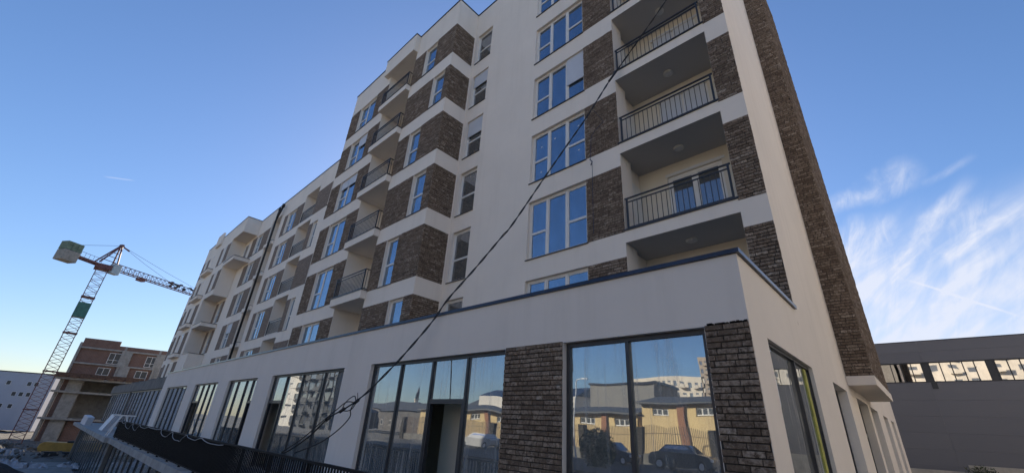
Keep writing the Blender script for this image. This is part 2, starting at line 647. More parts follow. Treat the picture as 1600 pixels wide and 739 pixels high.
def flush_bricks(building):
    def px(p):
        c = [sum(CR[i][j] * p[j] for j in range(3)) for i in range(3)]
        if c[2] <= 0.1:
            return None
        return (800 + 647.857 * c[0] / c[2], 369.5 - 647.857 * c[1] / c[2])
    scored = []
    for i, (mp, p, q, a, b, pr, panel, ind) in enumerate(BRICKS):
        if not ind:
            continue
        c = [px(mp(u, v, 0)) for u, v in ((p, a), (q, a), (q, b), (p, b))]
        if any(x is None for x in c):
            continue
        m = mp((p + q) / 2, (a + b) / 2, 0)
        if m[1] > 9 and m[2] < 4.05:
            continue
        if not all(0 < x[0] < 1600 and 0 < x[1] < 739 for x in c):
            continue
        area = abs(sum(c[k][0] * c[(k + 1) % 4][1] - c[(k + 1) % 4][0] * c[k][1] for k in range(4))) / 2
        scored.append((area, i))
    scored.sort(reverse=True)
    pick = {i for _, i in scored[:298]}
    # four shared brick shapes, unit box x:0..1 y:0..1 (front at y=0) z:0..1
    shapes = []
    for s in range(4):
        mb = MB()
        j = lambda k: (random.random() - 0.5) * k
        e, ez = 0.02, 0.05
        back = [(0, 1, 0), (1, 1, 0), (1, 1, 1), (0, 1, 1)]
        mid = [(0 + j(.01), .35, 0 + j(.04)), (1 + j(.01), .35, j(.04)), (1 + j(.01), .35, 1 + j(.04)), (j(.01), .35, 1 + j(.04))]
        fr = [(e + abs(j(.02)), j(.15), ez + abs(j(.06))), (1 - e - abs(j(.02)), j(.15), ez), (1 - e, j(.15), 1 - ez - abs(j(.06))), (e, j(.15), 1 - ez)]
        mb.v = back + mid + fr
        mb.f = [(8, 9, 10, 11)]
        for k in range(4):
            l = (k + 1) % 4
            mb.f += [(k, l, 4 + l, 4 + k), (4 + k, 4 + l, 8 + l, 8 + k)]
        shapes.append(mb.mesh('brick', M['brick']))
    rest = MB()
    for i, (mp, p, q, a, b, pr, panel, ind) in enumerate(BRICKS):
        if i in pick:
            o0 = Vector(mp(p, a, -pr))
            ux = Vector(mp(q, a, -pr)) - o0
            wy = Vector(mp(p, a, 0.004)) - o0
            vz = Vector(mp(p, b, -pr)) - o0
            o = bpy.data.objects.new('brick', random.choice(shapes))
            COL.objects.link(o)
            o.parent = panel
            o.matrix_local = Matrix(((ux.x, wy.x, vz.x, o0.x), (ux.y, wy.y, vz.y, o0.y), (ux.z, wy.z, vz.z, o0.z), (0, 0, 0, 1)))
        else:
            k = len(rest.v)
            e = 0.004
            rest.v += [mp(p, a, 0.003), mp(q, a, 0.003), mp(q, b, 0.003), mp(p, b, 0.003),
                       mp(p + e, a + e, -pr), mp(q - e, a + e, -pr * random.uniform(.8, 1)), mp(q - e, b - e, -pr), mp(p + e, b - e, -pr * random.uniform(.8, 1))]
            rest.f += [(k + 4, k + 5, k + 6, k + 7), (k, k + 1, k + 5, k + 4), (k + 1, k + 2, k + 6, k + 5), (k + 2, k + 3, k + 7, k + 6), (k + 3, k, k + 4, k + 7)]
    rest.build('brick', M['brick'], building, 'stuff')


# ------------------------------------------------------------------ windows
def window(B, mp, u0, u1, v0, v1, cols, rec=0.12, glass='glass', frame='pvc', shut=None, sill=True, name='window', fw=0.065, sticker=None, sillmat='metal'):
    """cols: list of (fraction end, transom fraction or None). shut: {col: covered fraction from top}"""
    mb = MB()
    bx = lambda a, b, c, d, w0, w1, m=mb: m.box(a, b, w0, w1, c, d, lambda x, y, z: mp(x, z, y))
    w0, w1 = rec, rec + 0.07
    bx(u0 + .002, u1 - .002, v1 - fw, v1 - .002, w0, w1)
    bx(u0 + .002, u1 - .002, v0 + .002, v0 + fw, w0, w1)
    bx(u0 + .002, u0 + fw, v0 + fw, v1 - fw, w0, w1)
    bx(u1 - fw, u1 - .002, v0 + fw, v1 - fw, w0, w1)
    W_ = u1 - u0
    pan = []
    last = u0 + fw
    for i, (fe, tr) in enumerate(cols):
        e = u0 + W_ * fe if i < len(cols) - 1 else u1 - fw
        a, b = last, (e - fw * 0.55 if i < len(cols) - 1 else e)
        if i < len(cols) - 1:
            bx(e - fw * 0.55, e + fw * 0.55, v0 + fw, v1 - fw, w0 - .006, w1)
            last = e + fw * 0.55
        # sash
        s = fw * 0.55
        for (p, q, r, t) in ((a, b, v1 - fw - s, v1 - fw), (a, b, v0 + fw, v0 + fw + s), (a, a + s, v0 + fw + s, v1 - fw - s), (b - s, b, v0 + fw + s, v1 - fw - s)):
            bx(p, q, r, t, w0 + .012, w1 - .01)
        if tr:
            tz = v0 + (v1 - v0) * tr
            bx(a + s, b - s, tz - fw * .6, tz + fw * .6, w0 + .004, w1 - .005)
            pan += [(a + s, b - s, v0 + fw + s, tz - fw * .6), (a + s, b - s, tz + fw * .6, v1 - fw - s)]
        else:
            pan.append((a + s, b - s, v0 + fw + s, v1 - fw - s))
        if shut and i in shut:
            sb = MB()
            h = (v1 - v0) * shut[i]
            n = max(3, int(h / 0.05))
            for k in range(n):
                z1 = v1 - .004 - h * k / n
                bx(a - .01, b + .01, z1 - h / n + .004, z1, w0 - .045, w0 - .02, sb)
            shut[i] = sb
    f = mb.build(name, M[frame], B)
    for p in pan:
        pb = MB()
        tu, tv, cu, cv = random.uniform(-.012, .012), random.uniform(-.010, .010), (p[0] + p[1]) / 2, (p[2] + p[3]) / 2
        pb.box(p[0] - .004, p[1] + .004, w0 + .035, w0 + .052, p[2] - .004, p[3] + .004, lambda x, y, z: mp(x, z, y + (x - cu) * tu + (z - cv) * tv))
        pb.build('pane', M[glass], f)
    if shut:
        for sb in shut.values():
            sb.build('roller_shutter', M['shutter'], f)
    if sill:
        sb = MB()
        bx(u0 - .03, u1 + .03, v0 - .028, v0 - .003, -.045, w0 + .01, sb)
        sb.build('sill', M[sillmat], f)
    if sticker:
        for (fu, fv) in sticker:
            sb = MB()
            cu, cv = u0 + W_ * fu, v0 + (v1 - v0) * fv
            bx(cu - .028, cu + .028, cv - .025, cv + .025, w0 + .031, w0 + .0345, sb)
            sb.build('sticker', M['white_plastic'], f)
    return f


def shopfront(B, mp, u0, u1, v0, v1, mulls, rec=0.10, doors=(), glass='shop', fw=0.07, transom=0.53):
    """mulls: u of the mullions; doors: panel indices left open below the transom"""
    mb = MB()
    bx = lambda a, b, c, d, w0, w1, m=mb: m.box(a, b, w0, w1, c, d, lambda x, y, z: mp(x, z, y))
    w0, w1 = rec, rec + 0.09
    bx(u0 + .002, u1 - .002, v1 - fw, v1 - .002, w0, w1)
    edges = [u0 + fw] + [m for m in mulls] + [u1 - fw]
    bx(u0 + .002, u0 + fw, v0, v1 - fw, w0, w1)
    bx(u1 - fw, u1 - .002, v0, v1 - fw, w0, w1)
    pans = []
    for i, (a, b) in enumerate(zip(edges, edges[1:])):
        a2 = a + (fw * .42 if i else 0)
        b2 = b - (fw * .42 if i < len(edges) - 2 else 0)
        if i:
            bx(a - fw * .42, a2, v0, v1 - fw, w0 - .01, w1)
        if i in doors:
            bx(a2, b2, transom - .05, transom + .05, w0, w1)
            pans.append((a2, b2, transom + .05, v1 - fw))
            bx(a2, a2 + .05, v0, transom - .05, w0, w1)
            bx(b2 - .05, b2, v0, transom - .05, w0, w1)
        else:
            bx(a2, b2, v0 + .002, v0 + .08, w0, w1)
            pans.append((a2, b2, v0 + .08, v1 - fw))
    f = mb.build('shop_window', M['metal'], B)
    for p in pans:
        pb = MB()
        tu, cu = random.uniform(-.004, .004), (p[0] + p[1]) / 2
        pb.box(p[0] - .004, p[1] + .004, w0 + .04, w0 + .055, p[2] - .004, p[3] + .004, lambda x, y, z: mp(x, z, y + (x - cu) * tu))
        pb.build('pane', M[glass], f)
    return f


ZH = lambda k: 4.45 + 2.94 * k      # window heads
ZS = lambda k: 2.20 + 2.98 * k      # sills / balcony floors
ZF = lambda k: 4.85 + 2.98 * k      # balcony soffits

# baluster mesh shared by all balconies
_b = MB().box(-.008, .008, -.008, .008, 0, 1)
BAL = _b.mesh('baluster', M['metal'])


def railing(bal, x0, x1, y, zf, h=1.0, ends=None, individual=True, pitch=0.135):
    mb = MB()
    mb.box(x0, x1, y - .022, y + .022, zf + h - .035, zf + h)
    mb.box(x0 + .05, x1 - .05, y - .015, y + .015, zf + h - .16, zf + h - .13)
    mb.box(x0 + .05, x1 - .05, y - .015, y + .015, zf + .06, zf + .09)
    for x in (x0 + .06, x1 - .06):
        mb.box(x - .024, x + .024, y - .024, y + .024, zf, zf + h - .035)
    if ends:
        for x in (x0 + .02, x1 - .02):
            mb.box(x - .02, x + .02, y + .022, ends, zf + h - .035, zf + h)
            mb.box(x - .014, x + .014, y + .03, ends, zf + .06, zf + .09)
            n = int((ends - y) / pitch)
            for k in range(1, n + 1):
                yy = y + (ends - y) * k / (n + 1)
                mb.box(x - .008, x + .008, yy - .008, yy + .008, zf + .09, zf + h - .035)
    n = int((x1 - x0 - .2) / pitch)
    for k in range(1, n):
        x = x0 + .09 + (x1 - x0 - .18) * k / n
        if individual:
            inst('baluster', BAL, bal, (x, y, zf + .09), (1, 1, h - .22))
        else:
            mb.box(x - .008, x + .008, y - .008, y + .008, zf + .09, zf + h - .13)
    mb.build('railing', M['metal'], bal)


# ================================================================== GROUND
def ground():
    t = NT('site_ground')
    f = t.noise(0.35, 8, 0.7)
    g = t.noise(6, 6, 0.7)
    col = t.ramp(f, [(0.3, (0.10, 0.092, 0.08)), (0.5, (0.155, 0.143, 0.127)), (0.72, (0.23, 0.213, 0.192))])
    col = t.mix(t.math('MULTIPLY', g, 0.35), col, (0.12, 0.108, 0.095))
    t.base(col)
    t.rough(0.95)
    t.bump(g, 0.8, 0.1)

    def sm(x, a, b):
        k = max(0, min(1, (x - a) / (b - a)))
        return k * k * (3 - 2 * k)

    def h(x, y):
        low = sm(-x, 7, 15) * (1 - sm(-y, 2.5 + .10 * max(0, -x - 30), 9 + .25 * max(0, -x - 30)))
        z = -1.66 - 3.4 * low
        if x < -30:
            z -= sm(-x, 60, 115) * 1.2
            if abs(y) < 40:
                z += (math.sin(x * 1.3 + y * .7) * .5 + math.sin(x * .61 - y * 1.1)) * .12 * sm(-x, 35, 50)
        return z
    xs = [-1500, -700, -400, -250, -180, -140] + [-125 + 2.5 * i for i in range(34)] + [-40 + 1.0 * i for i in range(46)] + [8, 12, 20, 30, 60, 120, 250, 500, 1500]
    ys = [-1500, -600, -250, -120, -70, -50] + [-40 + 2.5 * i for i in range(13)] + [-8 + i for i in range(30)] + [23, 26, 30, 36, 45, 60, 90, 150, 300, 700, 1500]
    mb = MB()
    mb.v = [(x, y, h(x, y)) for x in xs for y in ys]
    ny = len(ys)
    for i in range(len(xs) - 1):
        for j in range(ny - 1):
            a = i * ny + j
            mb.f.append((a, a + ny, a + ny + 1, a + 1))
    mb.build('ground', t.m, None, 'structure', smooth=True)
    # street behind the camera, with pavement and kerb
    asp = plain('asphalt', (0.05, 0.05, 0.052), 0.9, 0.3, 1.5, bump=.4)
    pav = plain('paving_concrete', (0.16, 0.155, 0.145), 0.9, 0.2, 2, bump=.3)
    MB().box(-60, 60, -22, -9.2, -1.70, -1.652).build('road', asp, None, 'structure')
    mb = MB()
    mb.box(-5.5, 60, -5, -4.85, -1.70, -1.53)
    mb.box(-5.5, 60, -4.85, 3.8, -1.70, -1.54)
    mb.build('pavement', pav, None, 'structure')


ground()

# ================================================================== MAIN BUILDING
BLD = thing('apartment_building', 'long white and brown brick apartment block with balconies above a shopfront podium', 'apartment building', (0, 0, 0))
P_ = M['plaster']


def panel(mp, u0, u1, v0, v1, holes=(), far=False, individual=True, parent=None):
    """brick facing: mortar bed 3 mm proud of the render + bricks"""
    mb = MB()
    wall(mb, lambda u, v, w: mp(u, v, w - .003), u0, u1, v0, v1, [(*h, 0.0) for h in holes])
    o = mb.build('brick_panel', M['brick_far'] if far else M['mortar'], parent or BLD)
    if not far:
        bricks(o, mp, u0, u1, v0, v1, holes, individual)
    return o


def tower_a():
    F = front(9.5)
    ops, mb = [], MB()
    for k in range(6):
        ops += [(-8.62, -6.2, ZS(k), ZH(k)), (-12.82, -11.7, ZS(k), ZH(k)), (-4.97, -2.06, ZS(k) + .02, ZF(k), 0)]
    wall(mb, F, -13.05, -1.47, 1.9, 21.0, ops)
    mb.build('wall', P_, BLD)
    # loggias
    for k in range(6):
        z0, z1 = ZS(k) + .02, ZF(k)
        lg = MB()
        lg.quad((-4.97, 9.5, z0), (-2.06, 9.5, z0), (-2.06, 10.98, z0), (-4.97, 10.98, z0))
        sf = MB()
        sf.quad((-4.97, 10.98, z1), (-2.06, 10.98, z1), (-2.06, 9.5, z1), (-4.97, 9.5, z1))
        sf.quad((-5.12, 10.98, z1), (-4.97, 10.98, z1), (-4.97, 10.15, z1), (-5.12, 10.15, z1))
        lg.quad((-4.97, 9.5, z0), (-4.97, 10.15, z0), (-4.97, 10.15, z1), (-4.97, 9.5, z1))
        lg.quad((-4.97, 10.15, z0), (-5.12, 10.15, z0), (-5.12, 10.15, z1), (-4.97, 10.15, z1))
        lg.quad((-5.12, 10.15, z0), (-5.12, 10.98, z0), (-5.12, 10.98, z1), (-5.12, 10.15, z1))
        lg.quad((-2.06, 10.98, z0), (-2.06, 9.5, z0), (-2.06, 9.5, z1), (-2.06, 10.98, z1))
        bal = lg.build('loggia', P_, BLD)
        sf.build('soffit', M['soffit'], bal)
        bk = MB()
        wall(bk, front(10.975), -5.12, -2.06, z0, z1, [(-4.2, -2.6, z0 + .05, z0 + 2.2)], .14)
        bk.build('back_wall', M['cream'], bal)
        MB().box(-4.24, -2.5, 10.955, 10.973, z0 + 2.215, z0 + 2.30).build('shutter_box', M['shutter'], bal)
        lam = MB()
        lam.tube([(-3.5, 10.3, z1 - .001), (-3.5, 10.3, z1 - .035), (-3.5, 10.3, z1 - .06), (-3.5, 10.3, z1 - .07)], [.15, .15, .12, .03], 14)
        lam.build('ceiling_lamp', M['lamp'], bal, smooth=False)
        cp = MB()
        cp.box(-5.0, -2.03, 9.46, 9.56, z0 + .003, z0 + .045)
        cp.build('slab_edge', M['metal'], bal)
        railing(bal, -4.94, -2.09, 9.55, z0 + .03, 1.02)
        sd = MB()
        sd.box(-5.117, -5.085, 10.22, 10.93, z0, z0 + 2.1)
        sd.build('side_door', M['pvc'], bal)
        window(BLD, front(10.975), -4.2, -2.6, z0 + .05, z0 + 2.2, [(0.5, None), (1, None)], .05, 'glass_dark', sill=False, name='balcony_door',
               shut={0: .97, 1: .97} if k >= 3 else ({0: .5, 1: .45} if k == 2 else None), fw=.085)
    st = [(.17, .72), (.42, .76), (.85, .78), (.17, .2), (.85, .3)]
    for k in range(6):
        window(BLD, F, -8.62, -6.2, ZS(k), ZH(k), [(.32, .44), (.655, None), (1, .44)], shut={2: .62} if k == 3 else None, sticker=st if k == 2 else None)
        window(BLD, F, -12.82, -11.7, ZS(k), ZH(k), [(1, .44)], glass='glass_dark', shut={0: {3: .42, 4: .36}[k]} if k in (3, 4) else None)
        panel(F, -6.19, -4.97, ZS(k), ZH(k) - .01)
        panel(F, -2.055, -1.475, ZS(k) - .03, ZH(k))
    # side wall with shop openings, podium side included
    SD = side(-1.47)
    sops = [(6.84, 9.84, -1.62, 1.43, .15), (12.0, 13.95, -1.62, 1.43, .3), (15.65, 18.1, -1.62, 1.43, .3), (18.7, 20.95, -1.62, 1.43, .3), (22.9, 24.7, -1.62, 1.43, .3), (26.3, 27.9, -1.62, 1.43, .3)]
    mb = MB()
    wall(mb, SD, 6.04, 9.5, -1.7, 2.47, sops[:1])
    wall(mb, SD, 9.5, 29.6, -1.7, 21.0, [(9.5, 9.84, -1.62, 1.43, 0)] + sops[1:])
    mb.v = [v for v in mb.v]
    mb.build('wall', P_, BLD)
    f = shopfront(BLD, SD, 6.84, 9.84, -1.62, 1.43, [8.62], .06, doors=(), fw=.05)
    MB().box(-1.80, -1.78, 6.9, 8.55, -1.6, 1.3).build('protective_sheet', M['shutter'], BLD)
    MB().box(-1.566, -1.563, 7.05, 7.3, .55, .92).build('sticker', M['white_plastic'], f)
    for a, b in ((12.0, 13.95), (15.65, 18.1), (18.7, 20.95), (22.9, 24.7), (26.3, 27.9)):
        shopfront(BLD, SD, a, b, -1.62, 1.43, [(a + b) / 2], .2, doors=(1,) if a == 15.65 else ())
    # projecting brick shaft on the side wall
    mb = MB()
    mb.box(-1.46, -.905, 14.605, 18.9, 1.85, 20.0)
    mb.build('shaft_core', M['mortar'], BLD)
    panel(front(14.6), -1.465, -.9, 1.86, 19.98)
    panel(side(-.9), 14.6, 18.88, 1.86, 19.98)
    MB().box(-1.465, -.87, 14.5, 19.3, 1.62, 1.855).build('ledge', P_, BLD, bevel=.006)
    mb = MB()
    mb.box(-1.465, -1.12, 15.5, 21.3, 19.6, 21.0)
    mb.build('side_fascia', P_, BLD)
    # hidden mass, roof and copings
    mb = MB()
    mb.box(-13.04, -1.75, 11.1, 29.55, 2.1, 20.8)
    mb.box(-13.04, -1.49, 9.7, 29.55, 20.2, 20.95)
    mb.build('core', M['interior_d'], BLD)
    mb = MB()
    mb.box(-13.08, -1.43, 9.46, 9.8, 21.0, 21.06)
    mb.box(-1.75, -1.08, 14.0, 21.35, 21.003, 21.063)
    mb.box(-1.75, -1.43, 9.8, 14.0, 21.0, 21.06)
    mb.box(-1.75, -1.43, 21.35, 29.6, 21.0, 21.06)
    mb.build('coping', M['coping'], BLD)


def bay_b():
    F = front(8.2)
    wx = [(-14.70, -13.65), (-15.85, -14.85), (-14.6, -13.57), (-15.72, -14.72), (-14.42, -13.42), (-15.7, -14.62)]
    XB0, XB1 = -19.6, -16.78      # balcony recess
    mb = MB()
    ops = []
    for k in range(6):
        ops += [(*wx[k], ZS(k), ZH(k)), (-23.1, -20.95, ZS(k), ZH(k)), (XB0, XB1, ZS(k) + .02, ZF(k), 0)]
    wall(mb, F, -24.4, -13.05, 1.9, 21.0, ops)
    wall(mb, side(-13.05), 8.2, 9.5, 1.9, 21.0)
    mb.quad((-24.4, 14, 1.9), (-24.4, 8.2, 1.9), (-24.4, 8.2, 21), (-24.4, 14, 21))
    mb.build('wall', P_, BLD)
    for k in range(6):
        window(BLD, F, *wx[k], ZS(k), ZH(k), [(1, .45)])
        window(BLD, F, -23.1, -20.95, ZS(k), ZH(k), [(.44, .42), (1, None)], shut={4: {1: .35}, 3: {0: .28, 1: .28}}.get(k))
        panel(F, XB1 + .01, -13.055, ZS(k) - .02, ZH(k), [(wx[k][0] - .004, wx[k][1] + .004, ZS(k) - .03, ZH(k) + .01)], individual=False)
        panel(side(-13.05), 8.2, 9.42, ZS(k) - .02, ZH(k), individual=False)
        panel(F, -24.38, -23.11, ZS(k) - .02, ZH(k), individual=False)
        panel(F, -20.94, XB0, ZS(k) - .02, ZH(k), individual=False)
        z0, z1 = ZS(k) + .02, ZF(k)
        lg = MB()
        lg.box(XB0 - .05, XB1 + .06, 7.93, 8.19, z0 - .36, z0)
        lg.quad((XB0, 8.2, z0), (XB1, 8.2, z0), (XB1, 9.7, z0), (XB0, 9.7, z0))
        lg.quad((XB0, 9.7, z1), (XB1, 9.7, z1), (XB1, 8.2, z1), (XB0, 8.2, z1))
        lg.quad((XB0, 8.2, z0), (XB0, 9.7, z0), (XB0, 9.7, z1), (XB0, 8.2, z1))
        lg.quad((XB1, 9.7, z0), (XB1, 8.2, z0), (XB1, 8.2, z1), (XB1, 9.7, z1))
        bal = lg.build('balcony', P_, BLD)
        bk = MB()
        wall(bk, front(9.69), XB0, XB1, z0, z1, [(-18.6, -17.2, z0 + .04, z0 + 2.2)], .12)
        bk.build('back_wall', M['cream'] if k > 3 else P_, bal)
        window(BLD, front(9.69), -18.6, -17.2, z0 + .04, z0 + 2.2, [(1, None)], .04, 'glass_dark', sill=False, name='balcony_door')
        MB().box(XB0 - .07, XB1 + .08, 7.90, 8.18, z0 + .003, z0 + .035).build('slab_edge', M['metal'], bal)
        railing(bal, XB0 + .02, XB1 + .0, 7.99, z0 + .03, .98, ends=8.19, individual=(k >= 1))
    # canopy over the top balcony
    MB().box(XB0 - .35, XB1 + .06, 7.90, 8.195, ZF(5) + .0, 21.02).build('canopy', P_, BLD)
    mb = MB()
    mb.box(-24.35, -13.1, 9.95, 22, 2.1, 20.9)
    mb.box(-24.38, -13.07, 8.4, 22, 20.1, 20.95)
    mb.build('core', M['interior_d'], BLD)
    mb = MB()
    mb.box(-24.43, XB0 - .38, 8.16, 8.5, 21.0, 21.06)
    mb.box(XB0 - .38, XB1 + .09, 7.87, 8.5, 21.02, 21.08)
    mb.box(XB1 + .09, -13.02, 8.16, 8.5, 21.0, 21.06)
    mb.box(-13.3, -13.02, 8.5, 9.8, 21.0, 21.063)
    mb.build('coping', M['coping'], BLD)


def wing_e():
    F = front(9.5)
    ops, mb = [], MB()
    nar = [None] * 5
    for k in range(5):
        nar[k] = (-28.4, -27.6) if k in (0, 2, 4) else (-30.12, -29.32)
        ops += [(*nar[k], ZS(k), ZH(k)), (-37.0, -35.05, ZS(k), ZH(k)), (-44.9, -43.15, ZS(k), ZH(k)), (-33.5, -30.9, ZS(k) + .02, ZF(k), 0), (-41.2, -38.85, ZS(k) + .02, ZF(k), 0)]
        if k in (1, 2):
            ops.append((-51.2, -49.9, ZS(k), ZH(k)))
    wall(mb, F, -53, -24.4, 1.9, 18.05, ops)
    mb.build('wall', P_, BLD)
    for k in range(5):
        window(BLD, F, *nar[k], ZS(k), ZH(k), [(1, .45)])
        window(BLD, F, -37.0, -35.05, ZS(k), ZH(k), [(.5, .42), (1, None)])
        window(BLD, F, -44.9, -43.15, ZS(k), ZH(k), [(.5, .42), (1, None)], shut={1: {0: .4, 1: .4}}.get(k))
        far = [(-35.04, -33.5), (-37.85, -37.01), (-43.14, -41.3), (-46.4, -44.91)]
        far.append((-30.9, nar[k][0] - .01) if k in (1, 3) else (-30.9, -28.41))
        if k in (1, 2):
            window(BLD, F, -51.2, -49.9, ZS(k), ZH(k), [(.5, .42), (1, None)])
            far += [(-49.89, -49.0), (-52.2, -51.21)]
        for a, b in far:
            panel(F, a, b, ZS(k) - .02, ZH(k), far=True)
        z0, z1 = ZS(k) + .02, ZF(k)
        for j, (a, b) in enumerate(((-33.5, -30.9), (-41.2, -38.85))):
            lg = MB()
            dp = 10.9
            lg.quad((a, 9.5, z0), (b, 9.5, z0), (b, dp, z0), (a, dp, z0))
            lg.quad((a, dp, z1), (b, dp, z1), (b, 9.5, z1), (a, 9.5, z1))
            lg.quad((a, 9.5, z0), (a, dp, z0), (a, dp, z1), (a, 9.5, z1))
            lg.quad((b, dp, z0), (b, 9.5, z0), (b, 9.5, z1), (b, dp, z1))
            if j:
                lg.box(a + .3, b + .05, 9.30, 9.49, z0 - .35, z0)
            lg.quad((a, dp - .01, z0), (b, dp - .01, z0), (b, dp - .01, z1), (a, dp - .01, z1))
            bal = lg.build('loggia', P_, BLD)
            if j == 0:
                railing(bal, a + .03, b - .03, 9.55, z0 + .02, 1.0, individual=False)
                window(BLD, front(dp - .02), a + .9, a + 2.2, z0 + .02, z0 + 2.15, [(1, None)], -.05, 'glass_dark', sill=False, name='balcony_door')
            else:
                MB().box(a + .3, b + .05, 9.28, 9.5, z0 + .003, z0 + .035).build('slab_edge', M['metal'], bal)
    mb = MB()
    mb.box(-60, -24.45, 11.0, 22, 2.1, 17.9)
    mb.box(-60, -24.45, 9.7, 22, 17.4, 18.0)
    mb.build('core', M['interior_d'], BLD)
    MB().box(-45.4, -24.42, 9.46, 9.8, 18.05, 18.11).build('coping', M['coping'], BLD)
    # twin black rainwater pipes
    mb = MB()
    mb.tube([(-38.95, 9.15, 1.9), (-38.95, 9.15, 16.6), (-39.0, 9.2, 17.1)], .085, 8)
    mb.tube([(-38.95, 9.15, 16.2), (-38.6, 9.2, 16.9), (-38.5, 9.25, 17.4)], .085, 8)
    mb.tube([(-39.0, 9.2, 17.05), (-39.0, 9.2, 17.35)], .13, 8)
    mb.tube([(-38.5, 9.25, 17.3), (-38.5, 9.25, 17.6)], .13, 8)
    mb.build('drain_pipe', M['black'], BLD, smooth=True)


def end_f():
    F = front(8.2)
    mb = MB()
    # stepped corner volumes
    mb.box(-52.3, -48.8, 8.2, 9.49, 10.55, 18.05)
    mb.box(-60.2, -52.3, 8.2, 9.49, 1.9, 18.05)
    mb.box(-48.8, -45.35, 8.2, 9.49, 16.45, 18.05)
    mb.box(-52.3, -49.6, 8.2, 9.49, 1.9, 5.0)
    mb.box(-64.2, -60.2, 8.6, 20, 1.9, 12.9)
    mb.box(-55.8, -53.6, 8.0, 8.19, 17.2, 18.6)
    mb.build('wall', P_, BLD)
    MB().box(-48.8, -45.1, 8.15, 9.48, 13.45, 13.8).build('balcony', P_, BLD)
    MB().box(-52.28, -48.85, 8.15, 9.48, 7.5, 7.83).build('balcony', P_, BLD)
    for k in range(1, 5):
        MB().box(-56.8, -53.3, 7.75, 8.19, ZS(k) - .33, ZS(k)).build('balcony', P_, BLD)
    mb = MB()
    mb.box(-48.8, -45.05, 8.1, 9.47, 13.803, 13.84)
    mb.box(-52.28, -48.8, 8.1, 9.47, 7.833, 7.87)
    mb.box(-52.3, -49.55, 8.15, 9.47, 5.003, 5.04)
    for k in range(1, 5):
        mb.box(-56.85, -53.25, 7.7, 8.19, ZS(k) + .003, ZS(k) + .035)
    mb.box(-60.2, -45.3, 8.16, 8.5, 18.05, 18.11)
    mb.box(-45.6, -45.3, 8.5, 9.8, 18.05, 18.113)
    mb.build('coping', M['coping'], BLD)
    window(BLD, front(9.5), -48.2, -47.0, 13.85, 16.0, [(1, None)], -.06, 'glass_dark', sill=False, name='balcony_door')
    for k in range(0, 5):
        if k in (3, 4):
            window(BLD, F, -51.3, -50.2, ZS(k), ZH(k), [(.5, .42), (1, None)], rec=-.03)
            panel(F, -50.19, -48.82, ZS(k), ZH(k), far=True)
            panel(F, -52.5, -51.31, ZS(k), ZH(k), far=True)
        panel(F, -57.9, -56.8, ZS(k), ZH(k), far=True)
        window(BLD, F, -58.9, -57.91, ZS(k), ZH(k), [(1, .42)], rec=-.03)
        panel(F, -60.15, -58.91, ZS(k), ZH(k), far=True)
        panel(F, -55.0, -53.3, ZS(k), ZH(k), far=True) if k < 3 else None
        window(BLD, F, -56.7, -55.1, ZS(k), ZH(k), [(1, None)], rec=-.03, glass='glass_dark')
    for k in range(0, 4):
        window(BLD, front(8.6), -62.0, -61.2, ZS(k), ZH(k) - (.2 if k < 3 else 1.6), [(1, .42)], rec=-.03)
        panel(front(8.6), -61.15, -60.4, ZS(k), min(ZH(k), 11.3), far=True)
        panel(front(8.6), -64.1, -62.05, ZS(k), min(ZH(k), 11.3), far=True)
    MB().box(-64.2, -53, 10, 22, -5, 12).build('core', M['interior_d'], BLD)
    MB().box(-92, -64.3, 15, 32, -6, 14.5).build('site_shade_block', P_, BLD)  # unseen block added to throw shade over the site


